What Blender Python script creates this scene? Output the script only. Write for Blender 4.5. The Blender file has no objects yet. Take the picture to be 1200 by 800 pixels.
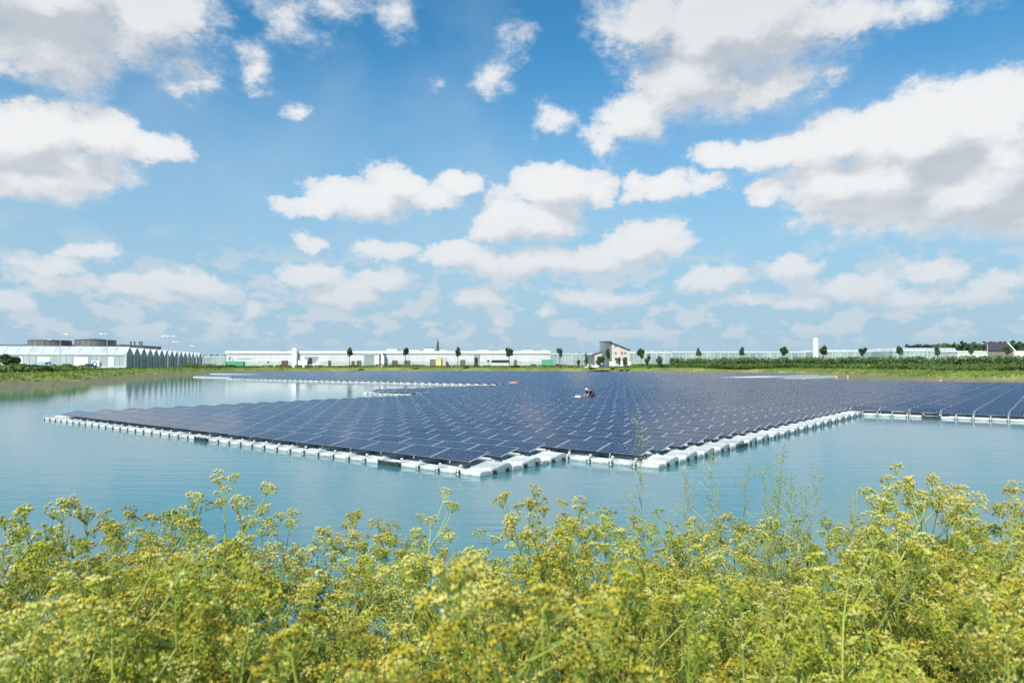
import bpy, bmesh, math, random
import numpy as np
from mathutils import Vector, Matrix, noise as mnoise

R = math.radians
scene = bpy.context.scene
COL = scene.collection

# ------------------------------------------------------------------ camera
F_PX, HORIZON, EYE = 812.0, 427.0, 3.3
cam_data = bpy.data.cameras.new("camera")
cam = bpy.data.objects.new("camera", cam_data)
COL.objects.link(cam)
scene.camera = cam
cam_data.sensor_width = 36.0
cam_data.lens = F_PX / 1200.0 * 36.0
cam_data.clip_start, cam_data.clip_end = 0.05, 20000.0
PITCH = math.atan((HORIZON - 400.0) / F_PX)
cam.location = (0, 0, EYE)
cam.rotation_euler = (R(90) + PITCH, 0, 0)
cam_data.dof.use_dof = True
cam_data.dof.focus_distance = 10.0
cam_data.dof.aperture_fstop = 5.0

# ------------------------------------------------------------------ light
SUN_AZ, SUN_EL = R(205), R(43)          # azimuth clockwise from +Y (the view direction)
sun_dir = Vector((math.sin(SUN_AZ) * math.cos(SUN_EL), math.cos(SUN_AZ) * math.cos(SUN_EL), math.sin(SUN_EL)))
sd = bpy.data.lights.new("sun", 'SUN')
sd.energy, sd.angle, sd.color = 4.6, R(0.53), (1.0, 0.955, 0.88)
sun = bpy.data.objects.new("sun", sd)
COL.objects.link(sun)
sun.rotation_euler = (-sun_dir).to_track_quat('-Z', 'Y').to_euler()
sun.location = (0, 0, 60)

scene.view_settings.view_transform = 'Standard'
scene.view_settings.look = 'None'
scene.view_settings.gamma = 1.0
scene.view_settings.exposure = 0.15
scene.view_settings.use_curve_mapping = False
scene.cycles.max_bounces = 6
scene.cycles.diffuse_bounces = 2
scene.cycles.glossy_bounces = 3
scene.cycles.transmission_bounces = 3
scene.cycles.transparent_max_bounces = 4
scene.cycles.sample_clamp_indirect = 6.0


def sky_dir(px, py):
    """world direction of a cloud measured on the photo, as (azimuth, elevation tangent)"""
    v = Vector(((px - 600) / F_PX, (400 - py) / F_PX, -1.0))
    d = cam.rotation_euler.to_matrix() @ v
    return math.atan2(d.x, d.y), d.z / math.hypot(d.x, d.y)


# every cloud: centre, radii, weight (thickness)
CLOUDS = [
 (45, -15, 170, 92, 1.6), (165, 15, 105, 66, 1.2), (60, 60, 95, 56, 1.3), (225, 75, 55, 44, .6),
 (20, 160, 105, 50, 1.2), (105, 160, 75, 40, 1.1), (-70, 165, 110, 66, 1.2), (170, 172, 55, 26, .8), (25, 208, 120, 30, 1.0), (80, 195, 90, 24, .9),
 (330, 20, 60, 42, .5), (297, 80, 34, 34, .42), (390, 0, 70, 34, .5), (458, 18, 36, 28, .5), (350, 130, 16, 10, .3),
 (582, 90, 26, 24, .52), (610, 45, 18, 34, .42), (510, 98, 14, 12, .3),
 (860, 30, 175, 76, 1.35), (760, 25, 85, 60, 1.1), (700, 165, 38, 32, .55), (750, 130, 56, 46, .95), (820, 85, 110, 60, 1.2), (800, 105, 70, 44, .9), (905, 95, 85, 44, .9), (980, 15, 90, 44, .75), (645, 140, 24, 22, .35), (1090, 5, 80, 22, .5),
 (1090, 165, 110, 70, 1.4), (1185, 145, 100, 74, 1.4), (990, 172, 75, 44, 1.1), (915, 182, 70, 30, .9), (850, 185, 50, 18, .7), (1190, 215, 140, 56, 1.2), (1060, 215, 130, 46, 1.1), (1000, 222, 110, 46, 1.1), (1125, 238, 130, 46, 1.2), (1190, 185, 110, 70, 1.4), (905, 228, 44, 22, .7), (1010, 262, 90, 24, .7), (1180, 262, 90, 28, .9),
 (455, 224, 36, 32, 1.0), (425, 240, 66, 26, 1.0), (375, 246, 46, 16, .8), (535, 212, 34, 18, .8), (500, 235, 50, 20, .8), (370, 285, 22, 10, .6),
 (650, 222, 60, 32, 1.05), (592, 264, 46, 24, .95), (690, 220, 34, 20, .8), (628, 258, 70, 30, 1.0),
 (770, 222, 48, 20, .75), (822, 218, 34, 16, .65), (735, 212, 16, 14, .6),
 (756, 286, 56, 26, 1.0), (700, 302, 60, 26, .9), (630, 308, 80, 26, .9), (540, 302, 40, 22, .9), (575, 315, 60, 16, .8),
 (572, 346, 38, 18, .8), (590, 374, 14, 10, .6), (642, 366, 20, 14, .75), (700, 345, 70, 14, .5), (830, 330, 36, 18, .75),
 (375, 326, 46, 18, .85), (405, 350, 78, 18, .9), (455, 332, 34, 20, .85), (445, 295, 42, 14, .5),
 (100, 291, 34, 11, .7), (65, 312, 50, 18, .7), (70, 332, 56, 14, .8), (8, 358, 26, 9, .7), (150, 340, 56, 20, .8), (215, 336, 62, 22, .9), (190, 355, 80, 14, .7), (300, 360, 26, 12, .7), (250, 372, 70, 8, .45),
 (930, 318, 44, 16, .75), (1000, 336, 66, 20, .8), (940, 350, 70, 12, .6), (1085, 318, 50, 14, .65), (1060, 345, 60, 16, .6), (1180, 328, 40, 14, .8), (1150, 348, 70, 16, .75), (870, 352, 60, 9, .5),
]


def build_world():
    w = bpy.data.worlds.new("World")
    scene.world = w
    w.use_nodes = True
    nt = w.node_tree
    N, L = nt.nodes, nt.links
    N.clear()

    def field_group():
        g = bpy.data.node_groups.new("cloud_field", 'ShaderNodeTree')
        g.interface.new_socket("P", in_out='INPUT', socket_type='NodeSocketVector')
        g.interface.new_socket("F", in_out='OUTPUT', socket_type='NodeSocketFloat')
        n, l = g.nodes, g.links
        gi, go = n.new('NodeGroupInput'), n.new('NodeGroupOutput')
        last = None
        for (cx, cy, rx, ry, wt) in CLOUDS:
            a0, e0 = sky_dir(cx, cy)
            ra = abs(sky_dir(cx + 5, cy)[0] - sky_dir(cx - 5, cy)[0]) / 10 * rx
            re = abs(sky_dir(cx, cy + 5)[1] - sky_dir(cx, cy - 5)[1]) / 10 * ry
            ra, re = ra * 1.10, re * 1.10
            ma = n.new('ShaderNodeVectorMath'); ma.operation = 'MULTIPLY_ADD'
            ma.inputs[1].default_value = (1 / ra, 1 / re, 0)
            ma.inputs[2].default_value = (-a0 / ra, -e0 / re, 0)
            l.new(gi.outputs[0], ma.inputs[0])
            dt = n.new('ShaderNodeVectorMath'); dt.operation = 'LENGTH'
            l.new(ma.outputs[0], dt.inputs[0])
            m = n.new('ShaderNodeMath'); m.operation = 'MULTIPLY_ADD'      # wt*(1-d)
            m.inputs[1].default_value = -wt; m.inputs[2].default_value = wt
            l.new(dt.outputs['Value'], m.inputs[0])
            if last is None:
                last = m.outputs[0]
            else:
                mx = n.new('ShaderNodeMath'); mx.operation = 'SMOOTH_MAX'
                mx.inputs[2].default_value = .14
                l.new(last, mx.inputs[0]); l.new(m.outputs[0], mx.inputs[1])
                last = mx.outputs[0]
        l.new(last, go.inputs[0])
        return g

    def node(t, **kw):
        x = N.new(t)
        for k, v in kw.items():
            setattr(x, k, v)
        return x

    def math_(op, a, b=None, c=None, clamp=False):
        x = node('ShaderNodeMath', operation=op, use_clamp=clamp)
        for i, v in enumerate((a, b, c)):
            if v is None: continue
            if isinstance(v, (int, float)): x.inputs[i].default_value = v
            else: L.new(v, x.inputs[i])
        return x.outputs[0]

    def vmath(op, a, b=None, c=None):
        x = node('ShaderNodeVectorMath', operation=op)
        for i, v in enumerate((a, b, c)):
            if v is None: continue
            if isinstance(v, tuple): x.inputs[i].default_value = v
            else: L.new(v, x.inputs[i])
        return x.outputs[0]

    def mapr(v, a, b, c=0.0, d=1.0, smooth=True):
        x = node('ShaderNodeMapRange', interpolation_type='SMOOTHSTEP' if smooth else 'LINEAR')
        L.new(v, x.inputs['Value'])
        for nme, val in (('From Min', a), ('From Max', b), ('To Min', c), ('To Max', d)):
            x.inputs[nme].default_value = val
        return x.outputs['Result']

    tc = node('ShaderNodeTexCoord')
    D = tc.outputs['Generated']
    sep = node('ShaderNodeSeparateXYZ'); L.new(D, sep.inputs[0])
    x, y, z = sep.outputs
    hyp = math_('SQRT', math_('ADD', math_('MULTIPLY', x, x), math_('MULTIPLY', y, y)))
    e = math_('DIVIDE', z, math_('MAXIMUM', hyp, 1e-4))
    a = math_('ARCTAN2', x, y)
    comb = node('ShaderNodeCombineXYZ'); L.new(a, comb.inputs[0]); L.new(e, comb.inputs[1])
    P = comb.outputs[0]

    def noise(vec, scale, detail, rough, lac=2.0, dist=0.0, out='Fac'):
        n_ = node('ShaderNodeTexNoise', noise_dimensions='2D')
        n_.inputs['Scale'].default_value = scale
        n_.inputs['Detail'].default_value = detail
        n_.inputs['Roughness'].default_value = rough
        n_.inputs['Lacunarity'].default_value = lac
        n_.inputs['Distortion'].default_value = dist
        L.new(vec, n_.inputs['Vector'])
        return n_.outputs[out]

    # warp the outlines at two scales
    wv = vmath('SUBTRACT', noise(P, 5.0, 3, .55, out='Color'), (.5, .5, .5))
    P1 = vmath('MULTIPLY_ADD', wv, (.06, .045, 0), P)
    wv2 = vmath('SUBTRACT', noise(P, 22.0, 4, .6, out='Color'), (.5, .5, .5))
    P1 = vmath('MULTIPLY_ADD', wv2, (.034, .026, 0), P1)
    g = field_group()

    def density(p_field, p_noise, detail):
        gn = node('ShaderNodeGroup', node_tree=g)
        L.new(p_field, gn.inputs[0])
        F = gn.outputs[0]
        ns = noise(vmath('MULTIPLY', p_noise, (1.0, 1.4, 1.0)), 15.0, detail, .66, 2.15)
        return math_('MULTIPLY_ADD', math_('SUBTRACT', ns, .5), 1.15, F), F

    F0, B0 = density(P1, P, 8)
    cu = node('ShaderNodeCombineXYZ')
    su = mapr(e, .05, .5, .5, 1.7, smooth=False)
    L.new(math_('MULTIPLY', su, -.014), cu.inputs[0]); L.new(math_('MULTIPLY', su, .034), cu.inputs[1])
    up = cu.outputs[0]
    F1, B1 = density(vmath('ADD', P1, up), vmath('ADD', P, up), 7)
    # light: where the cloud thins out towards the sun it is bright, the base is grey
    lit = math_('SUBTRACT', F0, F1)
    light = mapr(math_('ADD', lit, math_('MULTIPLY', math_('SUBTRACT', B0, B1), .45)), -.55, .60)
    edge = math_('ADD', mapr(lit, .15, -.35, .24, .60), mapr(e, .22, .55, 0, .55))   # crisp tops, soft bases
    edge = math_('ADD', edge, mapr(e, .20, .06, 0, .22))
    mk = math_('DIVIDE', math_('ADD', F0, .04), edge, clamp=True)
    mask = mapr(mk, 0, 1)
    thick = mapr(B0, .0, .95)
    shade = math_('MULTIPLY', math_('SUBTRACT', 1.0, light), math_('MULTIPLY_ADD', thick, .60, .42))
    high = mapr(e, .30, .62)                      # high up we look at the undersides
    shade = math_('ADD', shade, math_('MULTIPLY', math_('MULTIPLY', high, thick), .50), clamp=True)
    cr = node('ShaderNodeMix', data_type='RGBA')
    L.new(shade, cr.inputs['Factor'])
    cr.inputs['A'].default_value = (7.8, 7.95, 8.1, 1)
    cr.inputs['B'].default_value = (4.8, 5.25, 5.8, 1)
    # far low clouds sink into the pale air of the horizon
    low = mapr(e, .0, .26, 1.0, 0.0, smooth=False)
    haze = node('ShaderNodeMix', data_type='RGBA')
    L.new(math_('MULTIPLY', math_('POWER', low, 1.6), .75), haze.inputs['Factor'])
    L.new(cr.outputs['Result'], haze.inputs['A'])
    haze.inputs['B'].default_value = (3.8, 5.0, 6.1, 1)

    sky = node('ShaderNodeTexSky', sky_type='NISHITA', sun_disc=False)
    sky.sun_elevation = SUN_EL
    sky.sun_rotation = SUN_AZ
    sky.altitude = 0
    sky.air_density = 1.0
    sky.dust_density = 0.7
    sky.ozone_density = 1.6
    # the Nishita sky, deepened to the photo's blue; towards the horizon mixed with pale air
    tint = node('ShaderNodeMix', data_type='RGBA', blend_type='MULTIPLY')
    tint.inputs['Factor'].default_value = 1.0
    L.new(sky.outputs[0], tint.inputs['A'])
    tint.inputs['B'].default_value = (.42, 1.18, 1.42, 1)
    air = node('ShaderNodeMix', data_type='RGBA')
    L.new(mapr(e, -.02, .50, 1.0, 0.0), air.inputs['Factor'])
    L.new(tint.outputs['Result'], air.inputs['A'])
    air.inputs['B'].default_value = (3.7, 5.2, 6.4, 1)
    # thin high veil and the faint band of far cumulus on the horizon
    veil = noise(vmath('MULTIPLY', P, (1.0, 1.9, 1.0)), 19.0, 8, .58)
    band = math_('MULTIPLY', mapr(veil, .46, .60), math_('MULTIPLY', mapr(e, .20, .10), mapr(e, .01, .05)))
    v2 = noise(vmath('MULTIPLY', P, (1.0, 1.0, 1.0)), 2.3, 6, .55)
    wisps = math_('MULTIPLY', mapr(v2, .45, .75), mapr(e, .02, .25))
    mveil = math_('ADD', math_('MULTIPLY', band, .75), math_('MULTIPLY', wisps, .22), clamp=True)
    vm = node('ShaderNodeMix', data_type='RGBA')
    L.new(mveil, vm.inputs['Factor'])
    L.new(air.outputs['Result'], vm.inputs['A'])
    vm.inputs['B'].default_value = (5.6, 6.3, 6.9, 1)

    fin = node('ShaderNodeMix', data_type='RGBA')
    thin = math_('MULTIPLY', mask, mapr(F0, -.05, .5, .72, 1.0))
    L.new(math_('MULTIPLY', thin, mapr(e, .0, .07, .35, 1.0)), fin.inputs['Factor'])
    L.new(vm.outputs['Result'], fin.inputs['A'])
    L.new(haze.outputs['Result'], fin.inputs['B'])
    bg = node('ShaderNodeBackground')
    bg.inputs['Strength'].default_value = 0.1
    L.new(fin.outputs['Result'], bg.inputs['Color'])
    out = node('ShaderNodeOutputWorld')
    L.new(bg.outputs[0], out.inputs[0])
    w.cycles.sampling_method = 'MANUAL'
    w.cycles.sample_map_resolution = 512


build_world()

# ------------------------------------------------------------------ mesh helpers
class MB:
    """collects boxes, tubes, quads and stamped copies, then links them as ONE mesh object"""
    def __init__(s):
        s.v, s.f, s.n = [], [], 0
        s.mi = []

    def add(s, verts, faces, m=0):
        verts = np.asarray(verts, dtype=np.float32).reshape(-1, 3)
        s.v.append(verts)
        k = s.n
        for f in faces:
            s.f.append(tuple(i + k for i in f)); s.mi.append(m)
        s.n += len(verts)

    def box(s, x0, x1, y0, y1, z0, z1, m=0, rz=0.0, piv=None, bottom=True):
        v = np.array([(x, y, z) for z in (z0, z1) for y in (y0, y1) for x in (x0, x1)], dtype=float)
        if rz:
            p = np.array(piv if piv else (0, 0, 0), float); c, d = math.cos(rz), math.sin(rz)
            q = v - p; v = np.c_[q[:, 0] * c - q[:, 1] * d, q[:, 0] * d + q[:, 1] * c, q[:, 2]] + p
        fs = [(4, 5, 7, 6), (0, 1, 5, 4), (1, 3, 7, 5), (3, 2, 6, 7), (2, 0, 4, 6)]
        if bottom: fs.append((0, 2, 3, 1))
        s.add(v, fs, m)

    def tube(s, pts, rad, k=6, m=0, cap=True):
        pts = [Vector(p) for p in pts]
        if not isinstance(rad, (list, tuple)): rad = [rad] * len(pts)
        vs, fs = [], []
        for i, p in enumerate(pts):
            t = (pts[min(i + 1, len(pts) - 1)] - pts[max(i - 1, 0)])
            t = t.normalized() if t.length > 1e-9 else Vector((0, 0, 1))
            a = Vector((0, 0, 1)) if abs(t.z) < .9 else Vector((1, 0, 0))
            u = t.cross(a).normalized(); w = t.cross(u)
            for j in range(k):
                th = 2 * math.pi * j / k
                vs.append(p + (u * math.cos(th) + w * math.sin(th)) * rad[i])
        for i in range(len(pts) - 1):
            for j in range(k):
                fs.append((i * k + j, i * k + (j + 1) % k, (i + 1) * k + (j + 1) % k, (i + 1) * k + j))
        if cap:
            fs.append(tuple(range(k))[::-1]); fs.append(tuple((len(pts) - 1) * k + j for j in range(k)))
        s.add([tuple(v) for v in vs], fs, m)

    def prism(s, prof, axis, a, b, m=0):
        """profile of 2-D points extruded along axis 'x' or 'y' from a to b"""
        n = len(prof)
        if axis == 'x': v = [(a, p, q) for p, q in prof] + [(b, p, q) for p, q in prof]
        else: v = [(p, a, q) for p, q in prof] + [(p, b, q) for p, q in prof]
        fs = [tuple(range(n)), tuple(range(2 * n - 1, n - 1, -1))]
        fs += [(i, n + i, n + (i + 1) % n, (i + 1) % n) for i in range(n)]
        s.add(v, fs, m)

    def data(s, name, mats, smooth=False):
        me = bpy.data.meshes.new(name)
        V = np.concatenate(s.v) if s.v else np.zeros((0, 3), np.float32)
        me.from_pydata(V.tolist(), [], s.f)
        if not isinstance(mats, (list, tuple)): mats = [mats]
        for m in mats: me.materials.append(m)
        if len(mats) > 1: me.polygons.foreach_set('material_index', s.mi)
        if smooth: me.polygons.foreach_set('use_smooth', [True] * len(me.polygons))
        me.update()
        return me

    def build(s, name, mats, parent=None, smooth=False, loc=None, rz=0.0):
        o = bpy.data.objects.new(name, s.data(name, mats, smooth))
        COL.objects.link(o)
        if parent is not None: o.parent = parent
        if loc is not None: o.location = loc
        if rz: o.rotation_euler.z = rz
        return o


def bulk(name, V, F, mats, mi=None, smooth=False):
    """quick mesh from numpy arrays of equally sized faces"""
    V = np.ascontiguousarray(V, dtype=np.float32).reshape(-1, 3); F = np.ascontiguousarray(F, dtype=np.int32)
    k = F.shape[1]; nf = len(F)
    me = bpy.data.meshes.new(name)
    me.vertices.add(len(V)); me.vertices.foreach_set('co', V.ravel())
    me.loops.add(nf * k); me.loops.foreach_set('vertex_index', F.ravel())
    me.polygons.add(nf)
    me.polygons.foreach_set('loop_start', np.arange(0, nf * k, k, dtype=np.int32))
    me.polygons.foreach_set('loop_total', np.full(nf, k, dtype=np.int32))
    if not isinstance(mats, (list, tuple)): mats = [mats]
    for m in mats: me.materials.append(m)
    if mi is not None: me.polygons.foreach_set('material_index', np.asarray(mi, dtype=np.int32))
    if smooth: me.polygons.foreach_set('use_smooth', [True] * nf)
    me.update(calc_edges=True)
    return me


def link(name, me, parent=None, loc=None, rz=0.0):
    o = bpy.data.objects.new(name, me); COL.objects.link(o)
    if parent is not None: o.parent = parent
    if loc is not None: o.location = loc
    if rz: o.rotation_euler.z = rz
    return o


def empty(name, loc=(0, 0, 0), rz=0.0, scale=1.0):
    o = bpy.data.objects.new(name, None); COL.objects.link(o)
    o.location = loc; o.rotation_euler.z = rz; o.scale = (scale,) * 3
    o.empty_display_size = .2
    return o


def tag(o, label=None, cat=None, group=None, kind=None):
    if label: o['label'] = label
    if cat: o['category'] = cat
    if group: o['group'] = group
    if kind: o['kind'] = kind
    return o


ORD = 'first second third fourth fifth sixth seventh eighth ninth tenth eleventh twelfth thirteenth fourteenth fifteenth sixteenth seventeenth eighteenth nineteenth'.split()
TENS = {20: 'twent', 30: 'thirt', 40: 'fort', 50: 'fift', 60: 'sixt', 70: 'sevent', 80: 'eight', 90: 'ninet'}
def nth(n):
    """1 -> first, 23 -> twenty-third"""
    if n >= 100: return 'hundred-and-' + nth(n - 100) if n > 100 else 'hundredth'
    if n < 20: return ORD[n - 1]
    t, u = n // 10 * 10, n % 10
    return TENS[t] + ('ieth' if u == 0 else 'y-' + ORD[u - 1])


CHILDREN = {}
def copy_tree(o, parent=None):
    c = o.copy(); COL.objects.link(c)
    if parent is not None:
        c.parent = parent
    kids = CHILDREN.get(o.name)
    if kids is None:
        kids = CHILDREN[o.name] = list(o.children)
    for ch in kids:
        copy_tree(ch, c)
    return c


# ------------------------------------------------------------------ materials
def M(name, c1, c2=None, scale=4.0, rough=.6, bump=0.0, bscale=None, detail=5, metallic=0.0, spec=.5,
      transl=0.0, rand=0.0, coords='Object', vec=(1, 1, 1), ramp=(.35, .65), c3=None):
    m = bpy.data.materials.new(name); m.use_nodes = True
    nt = m.node_tree; N, L = nt.nodes, nt.links
    b = N['Principled BSDF']
    b.inputs['Roughness'].default_value = rough
    b.inputs['Metallic'].default_value = metallic
    b.inputs['Specular IOR Level'].default_value = spec
    tc = N.new('ShaderNodeTexCoord'); mp = N.new('ShaderNodeMapping'); mp.inputs['Scale'].default_value = vec
    L.new(tc.outputs[coords], mp.inputs[0])
    ns = N.new('ShaderNodeTexNoise'); ns.inputs['Scale'].default_value = scale
    ns.inputs['Detail'].default_value = detail; ns.inputs['Roughness'].default_value = .6
    L.new(mp.outputs[0], ns.inputs[0])
    rp = N.new('ShaderNodeValToRGB')
    rp.color_ramp.elements[0].position, rp.color_ramp.elements[1].position = ramp
    c2 = c2 or tuple(min(1, x * 1.12 + .01) for x in c1)
    rp.color_ramp.elements[0].color = (*c1, 1); rp.color_ramp.elements[1].color = (*c2, 1)
    if c3:
        el = rp.color_ramp.elements.new(min(.98, ramp[1] + .12)); el.color = (*c3, 1)
    src = ns.outputs['Fac']
    if rand:
        oi = N.new('ShaderNodeObjectInfo'); md = N.new('ShaderNodeMath'); md.operation = 'MULTIPLY_ADD'
        sb = N.new('ShaderNodeMath'); sb.operation = 'SUBTRACT'; sb.inputs[1].default_value = .5
        L.new(oi.outputs['Random'], sb.inputs[0]); L.new(sb.outputs[0], md.inputs[0])
        md.inputs[1].default_value = rand; L.new(src, md.inputs[2]); src = md.outputs[0]
    L.new(src, rp.inputs[0]); L.new(rp.outputs[0], b.inputs['Base Color'])
    if bump:
        n2 = N.new('ShaderNodeTexNoise'); n2.inputs['Scale'].default_value = bscale or scale * 3
        n2.inputs['Detail'].default_value = 4; L.new(mp.outputs[0], n2.inputs[0])
        bp = N.new('ShaderNodeBump'); bp.inputs['Strength'].default_value = bump; bp.inputs['Distance'].default_value = .05
        L.new(n2.outputs[0], bp.inputs['Height']); L.new(bp.outputs[0], b.inputs['Normal'])
    if transl:
        tr = N.new('ShaderNodeBsdfTranslucent'); L.new(rp.outputs[0], tr.inputs[0])
        mx = N.new('ShaderNodeMixShader'); mx.inputs[0].default_value = transl
        L.new(b.outputs[0], mx.inputs[1]); L.new(tr.outputs[0], mx.inputs[2])
        L.new(mx.outputs[0], N['Material Output'].inputs[0])
    return m


m_float = M('float_plastic', (.44, .45, .43), (.66, .66, .64), 3.0, .5, .3, 14, rand=.25)
def stain(m):
    """green-grey waterline growth on the lowest 12 cm of the floats"""
    nt = m.node_tree; N, L = nt.nodes, nt.links; b = N['Principled BSDF']
    src = b.inputs['Base Color'].links[0].from_socket
    g = N.new('ShaderNodeNewGeometry'); sp = N.new('ShaderNodeSeparateXYZ'); L.new(g.outputs['Position'], sp.inputs[0])
    n = N.new('ShaderNodeTexNoise'); n.inputs['Scale'].default_value = 5; n.inputs['Detail'].default_value = 5; L.new(g.outputs['Position'], n.inputs[0])
    a = N.new('ShaderNodeMath'); a.operation = 'MULTIPLY_ADD'; a.inputs[1].default_value = .085; L.new(n.outputs[0], a.inputs[0])
    s = N.new('ShaderNodeMath'); s.operation = 'SUBTRACT'; s.inputs[0].default_value = 0.0; L.new(sp.outputs[2], s.inputs[1]); L.new(s.outputs[0], a.inputs[2])
    r = N.new('ShaderNodeMapRange'); L.new(a.outputs[0], r.inputs[0]); r.inputs[1].default_value = .0; r.inputs[2].default_value = .06
    n3 = N.new('ShaderNodeTexNoise'); n3.inputs['Scale'].default_value = 1.7; n3.inputs['Detail'].default_value = 8; L.new(g.outputs['Position'], n3.inputs[0])
    r3 = N.new('ShaderNodeMapRange'); L.new(n3.outputs[0], r3.inputs[0]); r3.inputs[1].default_value = .5; r3.inputs[2].default_value = .75; r3.inputs[4].default_value = .55
    d = N.new('ShaderNodeMix'); d.data_type = 'RGBA'; L.new(r3.outputs[0], d.inputs[0]); L.new(src, d.inputs['A']); d.inputs['B'].default_value = (.36, .34, .27, 1)
    x = N.new('ShaderNodeMix'); x.data_type = 'RGBA'; L.new(r.outputs[0], x.inputs[0]); L.new(d.outputs['Result'], x.inputs['A']); x.inputs['B'].default_value = (.13, .16, .10, 1)
    L.new(x.outputs['Result'], b.inputs['Base Color'])
stain(m_float)
m_lug = M('lug_plastic', (.66, .66, .64), (.74, .74, .72), 6, .45)
m_conn = M('connector_green', (.018, .035, .03), (.04, .065, .055), 8, .5)  # on the float blocks this dark green carries the shade of the gaps
m_alu = M('aluminium_frame', (.48, .50, .53), (.60, .61, .63), 5, .35, metallic=.15)
m_white = M('white_cladding', (.60, .59, .585), (.68, .67, .66), .25, .5, vec=(1, 1, .3))
m_whiteclean = M('white_roof_sheet', (.84, .85, .86), (.90, .90, .90), .5, .4)
m_greystrip = M('grey_plinth', (.42, .45, .44), (.54, .57, .56), .6, .6)
m_dark = M('dark_opening', (.012, .013, .014), (.03, .03, .032), 1, .6)  # also painted on the panel trays' low edge as its shade
m_grey = M('grey_door', (.26, .29, .32), (.33, .36, .38), 1.2, .5, vec=(.2, 1, 6))
m_rust = M('brown_crates', (.10, .045, .03), (.17, .08, .05), 3, .7)
m_teal = M('green_container_paint', (.08, .36, .22), (.12, .45, .28), .8, .5)
m_teal2 = M('teal_logo_paint', (.05, .28, .27), (.07, .34, .33), 2, .5)
m_blue = M('blue_paint', (.05, .12, .32), (.07, .16, .38), 2, .4)
m_yellow = M('yellow_paint', (.70, .62, .28), (.78, .70, .34), .8, .5)
m_text = M('grey_lettering', (.22, .26, .30), (.30, .33, .37), 4, .6)
m_ghglass = M('whitewashed_glass', (.36, .41, .41), (.60, .64, .64), .12, .22, vec=(1, 1, .15), spec=.8, detail=8, ramp=(.3, .7))
m_ghroof = M('greenhouse_roof_glass', (.48, .52, .53), (.68, .71, .72), .3, .2, spec=.8, detail=8)
m_ghdark = M('dark_gable_glass', (.09, .13, .16), (.19, .25, .28), .4, .15, spec=.8, detail=6)
m_ghclear = M('pale_clear_glass', (.22, .29, .30), (.42, .48, .48), .15, .18, vec=(1, 1, .4), spec=.8, detail=8)
m_ghframe = M('greenhouse_frame', (.62, .64, .65), (.72, .73, .74), 2, .4)
m_brown = M('brown_cladding', (.20, .16, .13), (.28, .23, .19), .8, .7, vec=(1, 1, .2))
m_tank = M('weathered_tank_steel', (.11, .10, .10), (.24, .20, .18), .7, .55, vec=(2, 2, .15), detail=6, ramp=(.3, .7))
m_pole = M('galvanised_pole', (.55, .57, .58), (.66, .67, .68), 3, .4, metallic=.3)
m_lamp = M('lamp_housing', (.75, .76, .76), (.82, .82, .82), 3, .4)
m_cream = M('cream_render', (.62, .52, .43), (.70, .61, .52), .8, .8)
m_houseglass = M('house_glass', (.10, .14, .17), (.20, .25, .28), .9, .1, spec=.8, vec=(1, 1, .5))
m_roofdark = M('dark_roof_tiles', (.045, .038, .042), (.085, .07, .075), 1.2, .7, bump=.4)
m_roofgrey = M('grey_roof', (.16, .16, .16), (.24, .23, .23), 1.0, .7)
m_window = M('window_glass', (.03, .04, .05), (.06, .075, .09), 2, .08, spec=.8)
m_brickred = M('red_brown_brick', (.16, .09, .07), (.25, .15, .12), 4, .8)
m_trunk = M('tree_bark', (.09, .065, .045), (.17, .13, .09), 6, .9)
m_leaf = M('tree_leaves', (.040, .085, .026), (.11, .18, .055), .9, .6, transl=.22, rand=.25, detail=6)
m_hedge = M('hedge_leaves', (.07, .13, .035), (.25, .36, .12), .35, .6, transl=.35, detail=8, ramp=(.3, .68))
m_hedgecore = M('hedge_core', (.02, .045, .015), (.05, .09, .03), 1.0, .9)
m_wood = M('wood_leaves', (.045, .085, .045), (.10, .16, .075), .06, .7, transl=.15, detail=8)
m_bank = M('bank_grass', (.17, .25, .045), (.36, .42, .10), .08, .7, transl=.4, detail=9, ramp=(.3, .7), c3=(.60, .56, .22))
m_scrub = M('bank_scrub', (.045, .085, .02), (.25, .33, .075), .10, .7, transl=.35, detail=9, ramp=(.32, .66))
m_carwhite = M('white_car_paint', (.72, .73, .74), (.78, .78, .79), 1, .25)
m_cardark = M('dark_car_paint', (.03, .032, .036), (.05, .052, .058), 1, .25)
m_carblue = M('pale_blue_paint', (.30, .48, .60), (.38, .56, .68), 1, .3)
m_tyre = M('tyre_rubber', (.012, .012, .012), (.02, .02, .02), 5, .8)
m_orange = M('orange_marker', (.80, .20, .06), (.88, .27, .09), 4, .5)
m_salmon = M('salmon_cloth', (.62, .25, .20), (.74, .34, .27), 5, .7)
m_bag = M('white_sack', (.62, .70, .76), (.78, .83, .86), 7, .6, bump=.4)


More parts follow.
